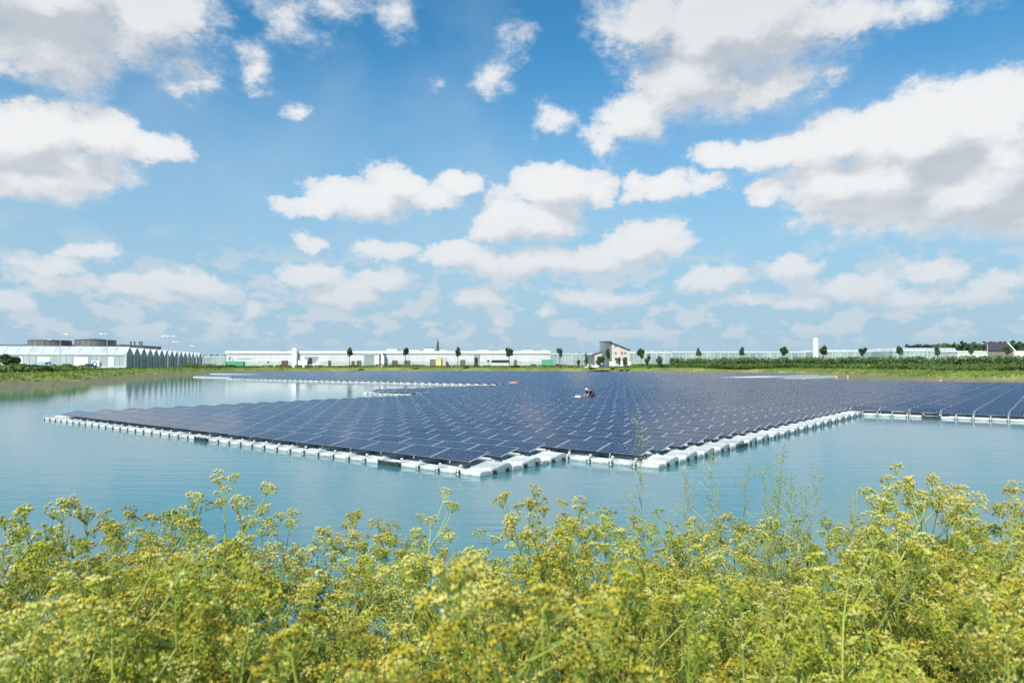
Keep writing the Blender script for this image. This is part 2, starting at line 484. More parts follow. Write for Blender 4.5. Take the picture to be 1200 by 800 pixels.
def panel_glass():
    m = bpy.data.materials.new('solar_cells'); m.use_nodes = True
    nt = m.node_tree; N, L = nt.nodes, nt.links
    b = N['Principled BSDF']
    tc = N.new('ShaderNodeTexCoord'); sp = N.new('ShaderNodeSeparateXYZ'); L.new(tc.outputs['Object'], sp.inputs[0])

    def mt(op, a, b_=None, c=None, clamp=False):
        x = N.new('ShaderNodeMath'); x.operation = op; x.use_clamp = clamp
        for i, v in enumerate((a, b_, c)):
            if v is None: continue
            if isinstance(v, (int, float)): x.inputs[i].default_value = v
            else: L.new(v, x.inputs[i])
        return x.outputs[0]

    def lines(src, pitch, margin, cell, w):
        t = mt('FLOORED_MODULO', src, pitch)
        t = mt('FLOORED_MODULO', mt('SUBTRACT', t, margin), cell)
        d = mt('ABSOLUTE', mt('SUBTRACT', t, cell * .5))
        return mt('GREATER_THAN', d, cell * .5 - w)
    gx = lines(sp.outputs[0], PU, .055, .1585, .0030)
    gy = lines(sp.outputs[1], PV, .035, .1545, .0034)
    g = mt('MAXIMUM', gx, gy)
    ns = N.new('ShaderNodeTexNoise'); ns.inputs['Scale'].default_value = .06; ns.inputs['Detail'].default_value = 5
    L.new(tc.outputs['Object'], ns.inputs[0])
    wn = N.new('ShaderNodeTexWhiteNoise'); wn.noise_dimensions = '2D'
    cb = N.new('ShaderNodeCombineXYZ')
    L.new(mt('FLOOR', mt('DIVIDE', sp.outputs[0], PU)), cb.inputs[0]); L.new(mt('FLOOR', mt('DIVIDE', sp.outputs[1], PV)), cb.inputs[1])
    L.new(cb.outputs[0], wn.inputs['Vector'])
    oi = N.new('ShaderNodeObjectInfo')
    rnd = mt('FRACT', mt('ADD', wn.outputs['Value'], oi.outputs['Random']))
    cell = N.new('ShaderNodeMix'); cell.data_type = 'RGBA'
    cell.inputs['A'].default_value = (.004, .015, .042, 1); cell.inputs['B'].default_value = (.011, .031, .078, 1)
    L.new(rnd, cell.inputs['Factor'])
    mx = N.new('ShaderNodeMix'); mx.data_type = 'RGBA'
    L.new(g, mx.inputs['Factor']); L.new(cell.outputs['Result'], mx.inputs['A']); mx.inputs['B'].default_value = (.60, .64, .68, 1)
    L.new(mx.outputs['Result'], b.inputs['Base Color'])
    b.inputs['Roughness'].default_value = .10
    b.inputs['Specular IOR Level'].default_value = .15
    return m


# ------------------------------------------------------------------ the pond
SHORE = [(-58, 6), (-40, 6.6), (-20, 6.4), (0, 6.5), (25, 6.3), (60, 7), (110, 5), (180, 5), (240, 40), (225, 85), (140, 112), (106, 126),
         (92, 134), (83, 145), (85, 158), (90, 175), (91, 206), (93, 228), (80, 258), (35, 288), (-30, 300), (-95, 302), (-112, 270),
         (-108, 232), (-93, 180), (-77, 133), (-72, 104), (-66, 50), (-62, 20)]


def catmull(pts, n=10):
    out = []
    m = len(pts)
    for i in range(m):
        p0, p1, p2, p3 = (np.array(pts[(i + k - 1) % m], float) for k in range(4))
        for t in np.arange(n) / n:
            out.append(.5 * ((2 * p1) + (-p0 + p2) * t + (2 * p0 - 5 * p1 + 4 * p2 - p3) * t * t + (-p0 + 3 * p1 - 3 * p2 + p3) * t ** 3))
    return np.array(out)


SH = catmull(SHORE, 14)
_nx = np.roll(SH, -1, 0) - np.roll(SH, 1, 0)
_nx /= np.linalg.norm(_nx, axis=1)[:, None]
SHN = np.c_[_nx[:, 1], -_nx[:, 0]]       # outward (polygon runs counter-clockwise)
for _ in range(6):                         # smooth the normals so that offset rings do not cross
    SHN = (np.roll(SHN, 1, 0) + SHN + np.roll(SHN, -1, 0)) / 3
SHN /= np.linalg.norm(SHN, axis=1)[:, None]

PROFILE = [(0, 0), (1.5, .42), (4, 1.1), (6.5, 1.72), (8.5, 1.98), (12, 2.0), (1e6, 2.0)]
def ground_h(d):
    return float(np.interp(d, [p[0] for p in PROFILE], [p[1] for p in PROFILE]))


def shore_dist(x, y):
    """distance to the shoreline (unsigned)"""
    a, b = SH, np.roll(SH, -1, 0)
    ab = b - a; t = np.clip(((x - a[:, 0]) * ab[:, 0] + (y - a[:, 1]) * ab[:, 1]) / (ab ** 2).sum(1), 0, 1)
    dx, dy = a[:, 0] + ab[:, 0] * t - x, a[:, 1] + ab[:, 1] * t - y
    return float(np.sqrt(dx * dx + dy * dy).min())


def in_pond(x, y):
    a, b = SH, np.roll(SH, -1, 0)
    c = ((a[:, 1] > y) != (b[:, 1] > y)) & (x < (b[:, 0] - a[:, 0]) * (y - a[:, 1]) / (b[:, 1] - a[:, 1] + 1e-12) + a[:, 0])
    return bool(c.sum() % 2)


def build_ground():
    rings = [-14, -6, -2, -.7, 0, .7, 1.5, 2.7, 4, 5.2, 6.5, 7.5, 8.5, 10, 12, 16, 24]
    rng = np.random.default_rng(3)
    V = []
    n = len(SH)
    wob = np.array([mnoise.noise(Vector((p[0] * .22, p[1] * .22, 0))) for p in SH])
    for d in rings:
        P = SH + SHN * (d + wob[:, None] * .5 * (abs(d) < 8))
        z = d * .3 if d < 0 else ground_h(d)
        if d < -2: z = -1.6
        zz = np.full(n, z) + (0.05 * rng.standard_normal(n) if 0 < d < 20 else 0)
        V.append(np.c_[P, zz])
    C = np.array([5, 150.])
    base = SH + SHN * 24
    for s in (1.3, 2, 4, 10, 40, 90):
        V.append(np.c_[C + (base - C) * s, np.full(n, 2.0)])
    k = len(V)
    V = np.concatenate(V)
    F = [(i * n + j, i * n + (j + 1) % n, (i + 1) * n + (j + 1) % n, (i + 1) * n + j) for i in range(k - 1) for j in range(n)]
    m = bpy.data.materials.new('ground_soil_and_grass'); m.use_nodes = True
    nt = m.node_tree; N, L = nt.nodes, nt.links; b = N['Principled BSDF']; b.inputs['Roughness'].default_value = .9
    g = N.new('ShaderNodeNewGeometry'); sp = N.new('ShaderNodeSeparateXYZ'); L.new(g.outputs['Position'], sp.inputs[0])
    n1 = N.new('ShaderNodeTexNoise'); n1.inputs['Scale'].default_value = .12; n1.inputs['Detail'].default_value = 9; L.new(g.outputs['Position'], n1.inputs[0])
    n2 = N.new('ShaderNodeTexNoise'); n2.inputs['Scale'].default_value = 1.6; n2.inputs['Detail'].default_value = 6; L.new(g.outputs['Position'], n2.inputs[0])
    gr = N.new('ShaderNodeValToRGB'); L.new(n1.outputs[0], gr.inputs[0])
    for i, (p, c) in enumerate(((.3, (.10, .16, .03)), (.5, (.21, .28, .06)), (.7, (.36, .36, .11)))):
        e = gr.color_ramp.elements[i] if i < 2 else gr.color_ramp.elements.new(p)
        e.position = p; e.color = (*c, 1)
    so = N.new('ShaderNodeValToRGB'); L.new(n2.outputs[0], so.inputs[0])
    so.color_ramp.elements[0].position, so.color_ramp.elements[1].position = .3, .7
    so.color_ramp.elements[0].color = (.15, .125, .058, 1); so.color_ramp.elements[1].color = (.27, .23, .115, 1)
    ad = N.new('ShaderNodeMath'); ad.operation = 'MULTIPLY_ADD'; L.new(n1.outputs[0], ad.inputs[0]); ad.inputs[1].default_value = 2.4; L.new(sp.outputs[2], ad.inputs[2])
    mr = N.new('ShaderNodeMapRange'); L.new(ad.outputs[0], mr.inputs[0]); mr.inputs[1].default_value = 1.65; mr.inputs[2].default_value = 2.35
    mx = N.new('ShaderNodeMix'); mx.data_type = 'RGBA'; L.new(mr.outputs[0], mx.inputs[0]); L.new(so.outputs[0], mx.inputs['A']); L.new(gr.outputs[0], mx.inputs['B'])
    L.new(mx.outputs['Result'], b.inputs['Base Color'])
    o = link('ground', bulk('ground', V, F, m, smooth=True))
    tag(o, kind='structure')
    # pond floor
    mb = MB(); mb.box(-140, 320, -10, 330, -1.9, -1.8); 
    tag(mb.build('pond_bed', m), kind='structure')


def build_water():
    m = bpy.data.materials.new('pond_water'); m.use_nodes = True
    nt = m.node_tree; N, L = nt.nodes, nt.links; b = N['Principled BSDF']
    b.inputs['Roughness'].default_value = .02
    b.inputs['IOR'].default_value = 1.5
    g = N.new('ShaderNodeNewGeometry')
    n0 = N.new('ShaderNodeTexNoise'); n0.inputs['Scale'].default_value = .05; n0.inputs['Detail'].default_value = 4; L.new(g.outputs['Position'], n0.inputs[0])
    cr = N.new('ShaderNodeValToRGB'); L.new(n0.outputs[0], cr.inputs[0])
    cr.color_ramp.elements[0].position, cr.color_ramp.elements[1].position = .3, .7
    cr.color_ramp.elements[0].color = (.048, .192, .212, 1); cr.color_ramp.elements[1].color = (.066, .228, .245, 1)
    L.new(cr.outputs[0], b.inputs['Base Color'])
    prev = None
    # the breeze ruffles the open near side; the water behind the array lies calm
    sp = N.new('ShaderNodeSeparateXYZ'); L.new(g.outputs['Position'], sp.inputs[0])
    wn = N.new('ShaderNodeTexNoise'); wn.inputs['Scale'].default_value = .09; wn.inputs['Detail'].default_value = 3; L.new(g.outputs['Position'], wn.inputs[0])
    wa = N.new('ShaderNodeMath'); wa.operation = 'MULTIPLY_ADD'; L.new(wn.outputs[0], wa.inputs[0]); wa.inputs[1].default_value = -50; L.new(sp.outputs[1], wa.inputs[2])
    wind = N.new('ShaderNodeMapRange'); L.new(wa.outputs[0], wind.inputs[0])
    for i_, v_ in ((1, -18.), (2, 32.), (3, 1.0), (4, .28)): wind.inputs[i_].default_value = v_
    for (sx, sy, sc, dist, st, det) in ((1, 1, .35, .5, .018, 3), (.26, 1.6, 1.3, .20, .080, 4), (.35, 1.6, 6.0, .05, .09, 3)):
        mp = N.new('ShaderNodeMapping'); mp.inputs['Scale'].default_value = (sx, sy, 1); mp.inputs['Rotation'].default_value = (0, 0, .18)
        L.new(g.outputs['Position'], mp.inputs[0])
        nn = N.new('ShaderNodeTexNoise'); nn.inputs['Scale'].default_value = sc; nn.inputs['Detail'].default_value = det
        L.new(mp.outputs[0], nn.inputs[0])
        bp = N.new('ShaderNodeBump'); bp.inputs['Strength'].default_value = st; bp.inputs['Distance'].default_value = dist
        mq = N.new('ShaderNodeMath'); mq.operation = 'MULTIPLY'; mq.inputs[1].default_value = st; L.new(wind.outputs[0], mq.inputs[0]); L.new(mq.outputs[0], bp.inputs['Strength'])
        L.new(nn.outputs[0], bp.inputs['Height'])
        if prev: L.new(prev.outputs[0], bp.inputs['Normal'])
        prev = bp
    # breeze patches: ripples stronger in some places than in others
    L.new(prev.outputs[0], b.inputs['Normal'])
    V = [(-139, -6, 0), (319, -6, 0), (319, 329, 0), (-139, 329, 0)]
    mb = MB(); mb.add(V, [(0, 1, 2, 3)])
    tag(mb.build('pond_water', m), kind='structure')


# ------------------------------------------------------------------ floating solar array
PU, PV = 1.72, 1.55
UNIT = PU / 2
A0 = Vector((-0.945, 20.45, 0))
E1 = Vector((.7876, -.6161, 0)); E2 = Vector((.6161, .7876, 0))
ARZ = math.atan2(E1.y, E1.x)
def uv(u, v, z=0.0):
    p = A0 + E1 * u + E2 * v
    return Vector((p.x, p.y, z))


def u_right(v):
    if v < 5.1: return -.86
    if v < 34.0: return 2.58
    if v < 113: return 2.58 + PU * 14
    if v < 117: return 2.58 + PU * 8
    if v < 124: return -13.0
    if v < 131: return -29.0
    return -48.5
def u_left(v):
    if v < 36.1: return -33.55
    if v < 67.0: return -47.35
    if v < 76: return -132.0
    if v < 108: return -165.
    return -216.0


def panel_at(k, r):
    """column k spans u = -.86 + PU*k .. +PU ; row r starts at v = .5 + PV*r"""
    u0, u1, v0 = -.86 + PU * k, -.86 + PU * (k + 1), .5 + PV * r
    if u1 > u_right(v0 + .3) + .05 or u0 < u_left(v0 + .3) - .05: return False
    if v0 < 20: return True
    p = uv((u0 + u1) / 2, v0 + .5)
    return in_pond(p.x, p.y) and (v0 < 60 or shore_dist(p.x, p.y) > 3.0)


def build_array():
    m_cells = panel_glass()
    tilt = R(11.5)
    ct, st = math.cos(tilt), math.sin(tilt)
    W, D, T = 1.682, .99, .026
    x0 = (PU - W) / 2
    ZL = .295

    # --- one panel: aluminium tray and the glass, in coordinates whose origin is the lattice corner
    def tray():
        def P(x, s, t): return (x, .02 + s * ct - t * st, ZL + s * st + t * ct)
        V = [P(x, s, t) for t in (0, T) for s in (0, D) for x in (x0, x0 + W)]
        return V, [(4, 5, 7, 6), (0, 1, 5, 4), (1, 3, 7, 5), (3, 2, 6, 7), (2, 0, 4, 6), (0, 2, 3, 1)]
    def glass():
        def P(x, s, t): return (x, .02 + s * ct - t * st, ZL + s * st + t * ct)
        e = .012; e2 = .022
        return [P(x, s, T + .002) for s, x in ((e, x0 + e2), (e, x0 + W - e2), (D - e, x0 + W - e2), (D - e, x0 + e2))], [(0, 1, 2, 3)]
    tv, tf = tray(); gv, gf = glass()
    a = MB(); a.add(tv, tf)
    a.mi[1] = 1                         # low edge face painted dark, its shade put into the colour
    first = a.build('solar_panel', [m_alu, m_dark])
    g = MB(); g.add(gv, gf); g.build('glass', m_cells, first)
    cells = []
    for r in range(0, 140):
        for k in range(-126, 24):
            if panel_at(k, r):
                p = uv(-.86 + PU * (k + .5), .5 + PV * r + .5)
                ang = abs(p.x) / max(p.y, 1)
                cells.append((p.length + (0 if ang < .78 else 500), k, r, ang < .80))
    cells.sort()
    near = cells[:290]; far = cells[290:]
    for i, (_, k, r, _v) in enumerate(near):
        o = first if i == 0 else copy_tree(first)
        p = uv(-.86 + PU * k, .5 + PV * r, random.uniform(-.006, .006))
        o.location = p; o.rotation_euler = (random.uniform(-.006, .006), random.uniform(-.004, .004), ARZ)
        # counted from the white float strip (or, in the right hand block, from that strip's far end)
        if r < 3: lab = f'blue solar panel, {nth(-k)} from the short float strip, {nth(r + 1)} row from the front'
        elif r < 22 and k < 2: lab = f'blue solar panel, {nth(2 - k)} from the long float strip, {nth(r + 1)} row from the front'
        elif k < 2: lab = f'blue solar panel, {nth(r - 21)} row beyond the float strip, {nth(2 - k)} to the left of it'
        else: lab = f'blue solar panel in the right hand block, {nth(r - 21)} row, {nth(k - 1)} from the float strip'
        tag(o, lab, 'solar panel', 'solar panels of the floating array')
    # --- the rest in one object, built in the lattice's own axes
    T8, G4 = np.array(tv), np.array(gv)
    one = np.concatenate([T8, G4]); nv = len(one)
    F1 = np.array([f for f in tf[:5]] + [tuple(8 + i for i in gf[0])])
    mi1 = [0, 2, 0, 0, 0, 1]  # low edge face dark here too, shade as colour
    K = np.array([(k, r) for _, k, r, _v in far], float)
    rng = np.random.default_rng(5)
    off = np.c_[-.86 + PU * K[:, 0], .5 + PV * K[:, 1], rng.normal(0, .010, len(K))]
    # lattice origin moved so that object x,y modulo the pitch is the place inside a panel
    OU, OV = -.86, .5
    off[:, 0] -= OU; off[:, 1] -= OV
    V = one[None] + off[:, None]
    tl = rng.normal(0, .006, len(K))
    V[:, :, 2] += (V[:, :, 1] - V[:, :1, 1]) * tl[:, None]
    V = V.reshape(-1, 3)
    F = (F1[None] + (np.arange(len(K)) * nv)[:, None, None]).reshape(-1, 4)
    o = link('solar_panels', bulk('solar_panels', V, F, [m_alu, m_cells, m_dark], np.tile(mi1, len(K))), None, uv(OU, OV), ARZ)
    tag(o, 'thousands of small blue solar panels in rows covering the far part of the pond', 'solar array', 'solar panels of the floating array', 'stuff')
    print('PANELS', len(cells), 'near', len(near))

    # --- floats ------------------------------------------------------------
    def rounded(prof, L_, name, mat, ribs=True):
        """float body: side profile (y,z) extruded along x with bevelled edges and pressed ribs"""
        mb = MB(); mb.prism(prof, 'x', 0.010, L_ - .010)
        me = mb.data(name, mat)
        bm = bmesh.new(); bm.from_mesh(me)
        bmesh.ops.recalc_face_normals(bm, faces=bm.faces)
        bmesh.ops.bevel(bm, geom=list(bm.edges), offset=.035, segments=2, affect='EDGES', profile=.6)
        if ribs:
            top = [f for f in bm.faces if f.normal.z > .85 and f.calc_area() > .08]
            r = bmesh.ops.inset_individual(bm, faces=top, thickness=.06, depth=-.0)
            bmesh.ops.inset_individual(bm, faces=top, thickness=.02, depth=-.025)
        bm.to_mesh(me); bm.free()
        for p in me.polygons: p.use_smooth = False
        return me
    walk_me = rounded([(0, -.22), (.46, -.22), (.46, .125), (.03, .135), (0, .08)], UNIT, 'walkway_float', m_float)
    main_me = rounded([(.0, -.22), (1.04, -.22), (1.04, .18), (.98, .25), (.80, .28), (.30, .20), (.06, .19), (.0, .13)], UNIT, 'support_float', m_float)

    under_me = rounded([(0.0, -.22), (1.04, -.22), (1.04, .13), (.0, .13)], UNIT, 'support_float', m_float)

    def lug_mesh():
        mb = MB()
        mb.tube([(0, -.048, -.12), (0, -.048, .10), (0, .0, .16), (0, .10, .19), (0, .10, .25)], .016, 6)
        mb.tube([(0, .10, .215), (0, .10, .262)], .05, 8)
        mb.box(-.05, .05, -.056, -.042, .085, .100); mb.box(-.05, .05, -.056, -.042, .0, .015)
        return mb.data('lug', m_lug)
    def conn_mesh():  # dark block in the float gap, the gap's shade put into its colour
        mb = MB()
        mb.box(-.080, .080, -.040, .030, -.15, .105)
        return mb.data('gap_shade_connector', m_conn)
    lug_me, conn_me = lug_mesh(), conn_mesh()
    wf = link('walkway_float', walk_me)
    for xx in (0.0,):
        link('gap_shade_connector', conn_me, wf, (xx, 0, 0)); link('lug', lug_me, wf, (xx, 0, 0))
    mf = link('support_float', main_me)
    def conn2():  # same painted gap shade, for the side strip floats
        mb = MB()
        mb.box(UNIT - .012, UNIT + .028, .10, .25, -.12, .12)
        return mb.data('gap_shade_connector', m_conn)
    c2 = link('gap_shade_connector', conn2(), mf)
    link('gap_shade_connector', conn2(), mf, (0, .62, 0))
    mf_plain = link('support_float', main_me)
    mf_under = link('support_float', under_me)
    used = set(); num = {}
    cnt = {'w': 0, 'm': 0}
    GW, GM = 'white walkway floats along the edges of the array', 'white support floats of the array'

    def put(proto, u, v, label, cat, grp):
        o = proto if proto.name not in used else copy_tree(proto)
        used.add(proto.name)
        num[label] = num.get(label, 0) + 1
        label = label.replace('#', nth(num[label]))
        o.location = uv(u, v, random.uniform(-.012, .012)); o.rotation_euler = (random.uniform(-.012, .012), random.uniform(-.01, .01), ARZ + random.uniform(-.008, .008))
        tag(o, label, cat, grp)
        return o

    def covered(u, v):      # unit cell: does a panel row (r) lie here
        k = math.floor((u + .86 + .01) / PU); r = math.floor((v - .5 + .01) / PV)
        return panel_at(k, r)
    rest_w, rest_m = [], []
    ks = {}
    for _, k, r, _v in cells: ks.setdefault(r, set()).add(k)
    rmax = max(ks)
    for w in range(0, rmax + 2):
        v = .02 + PV * w
        cols = ks.get(w, set()) | ks.get(w - 1, set())
        units = set()
        for k in cols: units.add(2 * k); units.add(2 * k + 1)
        # empty side strips
        for s in strip_units(w, ks): units.add(s)
        for q in sorted(units, reverse=w > 30):
            u = -.86 + UNIT * q
            front = (q // 2) not in ks.get(w - 1, set()) and (q // 2) in ks.get(w, set())
            strip = q in strip_units(w, ks) or q in strip_units(w - 1, ks)
            p = uv(u + UNIT / 2, v)
            vis = abs(p.x) / p.y < .85
            if (front and w < 45 and vis) or (w == 0) or (strip and w < 25 and u > -5) :
                if w == 0: lab = 'white edge float of the long left front edge, # from its left tip'
                elif strip: lab = ('flat white walkway float of the short side strip, # from the near corner' if w < 4 else 'flat white walkway float of the long side strip, # from the near corner')
                elif w < 5: lab = 'white edge float between the two float strips, # from the left'
                elif w < 23: lab = 'white edge float of the right hand block, # from the float strip'
                elif w < 30: lab = 'white float of the short edge out in the open water, # from its left tip'
                else: lab = 'white float of the long far edge, # from its right end'
                put(wf, u, v, lab, 'float', GW); cnt['w'] += 1
            else: rest_w.append((u, v))
    for r in range(0, rmax + 1):
        v = .5 + PV * r
        for q in strip_units(r, ks):
            u = -.86 + UNIT * q
            if r < 24 and u > -5:
                put(mf, u, v, ('ribbed white float of the short side strip, # from the near corner' if r < 3 else 'ribbed white float of the long side strip, # from the near corner'), 'float', GM); cnt['m'] += 1
            elif u < -40 and u > -60 and r > 70 and cnt['m'] < 240:
                put(mf_plain, u, v, 'tiny white float of the far right strip, # from its near end', 'float', GM); cnt['m'] += 1
            else: rest_m.append((u, v))
        for k in ks.get(r, ()):
            u = -.86 + PU * k + (UNIT * .5)
            if (k not in ks.get(r - 1, set())) and r < 24 and cnt['m'] < 240 and abs(uv(u, v).x) / uv(u, v).y < .85:
                put(mf_under, u, v, 'white float beneath the front row panels, # from the ' + ('left tip of the long edge' if r < 3 else 'start of its shorter edge'), 'float', GM); cnt['m'] += 1
            else: rest_m.append((u, v))
    def boxes(lst, x0_, x1_, y0_, y1_, z0_, z1_, z2_):
        b8 = np.array([(x, y, (z0_ if z == 0 else (z1_ if y == y0_ else z2_))) for z in (0, 1) for y in (y0_, y1_) for x in (x0_, x1_)])
        f = np.array([(4, 5, 7, 6), (0, 1, 5, 4), (1, 3, 7, 5), (3, 2, 6, 7), (2, 0, 4, 6)])
        O = np.array([(a_, b_, 0) for a_, b_ in lst], float)
        V_ = (b8[None] + O[:, None]).reshape(-1, 3)
        return V_, (f[None] + (np.arange(len(O)) * 8)[:, None, None]).reshape(-1, 4)
    Vw, Fw = boxes(rest_w, .01, UNIT - .01, 0, .46, -.2, .19, .19)
    Vm, Fm = boxes(rest_m, .06, UNIT - .06, .02, .98, -.2, .22, .27)
    o = link('floats', bulk('floats', np.concatenate([Vw, Vm]), np.concatenate([Fw, Fm + len(Vw)]), m_float), None, A0, ARZ)
    tag(o, 'white plastic floats carrying the solar panels across the pond', 'float', 'white support floats of the array', 'stuff')
    print('FLOATS', cnt, len(rest_w), len(rest_m))

    # --- anchor bars on the outer faces
    def bar(u, v, side=False, lab=''):
        mb = MB()
        mb.box(-.05, UNIT + .05, -.06, -.015, -.04, .135)
        for xx in (-.07, UNIT - .05): mb.box(xx, xx + .12, -.085, -.06, -.16, .16)
        mb.box(-.04, UNIT + .04, -.07, -.06, .03, .05)
        o_ = mb.build('anchor_bar', m_conn)
        o_.location = uv(u, v, 0); o_.rotation_euler.z = ARZ + (R(90) if side else 0)
        tag(o_, lab, 'anchor bar', 'dark green anchor bars on the float edges')
    bar(-.86 + UNIT * -4 - .0, -.02, lab='dark green anchor bar on the left front edge close to its right corner')
    bar(-.86 - UNIT * 18, -.02, lab='dark green anchor bar in the middle of the long left front edge')
    bar(2.58 + UNIT * 5, .02 + PV * 22 - .03, lab='dark green anchor bar on the front edge of the right hand block')
    bar(3.44 + .02, 5.3 + PV * 4, True, lab='dark green anchor bar on the side of the long white float strip')


def strip_units(r, ks):
    """half columns of empty floats along the right (and one left) sides of the blocks"""
    out = []
    v = .5 + PV * r
    if r < 3: out += [0]
    elif r < 22: out += [4]
    if r < 23: out += [-39]
    if 23 <= r < 43: out += [-55]
    if 86 <= r <= 134:
        c = [k for k in ks.get(r, ()) if -75 < k]
        if c: out += [2 * (max(c) + 1) + j for j in (0, 1, 2, 3, 4, 5, 6, 7, 12, 13, 14, 15, 16)]
    return out

def pix(px, dist):
    """X of a thing seen at photo column px, standing `dist` metres in front"""
    return (px - 600.0) / F_PX * dist
def hz(py, dist):
    return EYE + (HORIZON - py) / F_PX * dist


# ------------------------------------------------------------------ leaf clouds
def leaf_mesh(name, centers, size, mats, rng, squash=1.0, up=0.0, mi=None):
    """small four-cornered leaf sprays with random tilt round the given centres"""
    n = len(centers)
    C = np.asarray(centers, float)
    d1 = rng.normal(size=(n, 3)); d1 /= np.linalg.norm(d1, axis=1)[:, None]
    d2 = rng.normal(size=(n, 3)); d2[:, 2] = d2[:, 2] * (1 - up) + up * 2
    d2 -= (d1 * d2).sum(1)[:, None] * d1; d2 /= np.linalg.norm(d2, axis=1)[:, None]
    s = size * rng.uniform(.55, 1.3, n)[:, None]
    a, b = d1 * s * .5, d2 * s * .5 * squash
    k = rng.uniform(.5, 1.0, (n, 1))
    V = np.stack([C - a * k, C - b, C + a, C + b], 1).reshape(-1, 3)
    F = np.arange(4 * n).reshape(-1, 4)
    return bulk(name, V, F, mats, mi)


def blob_points(n, rng, rx, ry, rz, lumps=9):
    """points filling a crown as several clumps of uneven size"""
    L_ = rng.normal(size=(lumps, 3)); L_ /= np.linalg.norm(L_, axis=1)[:, None]
    L_ *= rng.uniform(.25, .72, (lumps, 1)); R_ = rng.uniform(.28, .5, lumps)
    w = rng.integers(0, lumps, n)
    p = rng.normal(size=(n, 3)); p /= np.linalg.norm(p, axis=1)[:, None]
    p *= (rng.uniform(.25, 1, (n, 1)) ** .5) * R_[w][:, None]
    p += L_[w]
    return p * np.array([rx, ry, rz])


def tree(x, y, base, top, width, crown_from, label, cat='tree', group='young trees beyond the pond', seed=0, conical=False, name='young_tree', n=900):
    rng = np.random.default_rng(seed + 17)
    t = empty(name, (x, y, base)); tag(t, label, cat, group)
    H = top - base; c0 = crown_from - base
    mb = MB(); r0 = max(.09, H * .018)
    mb.tube([(0, 0, -.1), (.03 * rng.normal(), 0, c0), (.06 * rng.normal(), .05, H * .8)], [r0, r0 * .8, r0 * .25], 7)
    for i in range(7):
        a = rng.uniform(0, 6.28); z = c0 + (H - c0) * (i + .3) / 8
        mb.tube([(0, 0, z), (math.cos(a) * width * .2, math.sin(a) * width * .2, z + H * .07), (math.cos(a) * width * .38, math.sin(a) * width * .38, z + H * .12)],
                [r0 * .4, r0 * .25, r0 * .1], 4)
    mb.build('trunk', m_trunk, t)
    if conical:
        z = rng.uniform(0, 1, n) ** 1.4; a = rng.uniform(0, 6.28, n); rr = (1 - z) ** .8 * width / 2 * rng.uniform(.3, 1, n) ** .5
        rr *= 1 + .25 * np.sin(z * 40)
        P = np.c_[np.cos(a) * rr, np.sin(a) * rr, c0 + z * (H - c0)]
    else:
        P = blob_points(n, rng, width / 2 * 1.1, width / 2 * 1.1, (H - c0) / 2 * 1.05, 10) + np.array([0, 0, (H + c0) / 2])
    link('crown', leaf_mesh('crown', P, max(.30, width * .13), m_leaf, rng), t)
    return t


def band_points(path, n, rng, depth, z0, z1, rough_top=.3, power=.8):
    """points scattered in a long band of planting that follows a path of (x, y, ground)"""
    P = np.array(path, float); seg = np.linalg.norm(np.diff(P[:, :2], axis=0), axis=1); cum = np.r_[0, np.cumsum(seg)]
    s = rng.uniform(0, cum[-1], n)
    x, y, g = np.interp(s, cum, P[:, 0]), np.interp(s, cum, P[:, 1]), np.interp(s, cum, P[:, 2])
    i = np.clip(np.searchsorted(cum, s) - 1, 0, len(seg) - 1)
    d = np.diff(P[:, :2], axis=0)[i] / seg[i][:, None]
    off = rng.uniform(-depth / 2, depth / 2, n)
    top = z1 * (1 - rough_top * np.array([abs(mnoise.noise(Vector((q * .23, o_ * .3, 1.7)))) * 1.6 for q, o_ in zip(s, off)]))
    z = z0 + rng.uniform(0, 1, n) ** power * (top - z0)
    return np.c_[x - d[:, 1] * off, y + d[:, 0] * off, g + z]


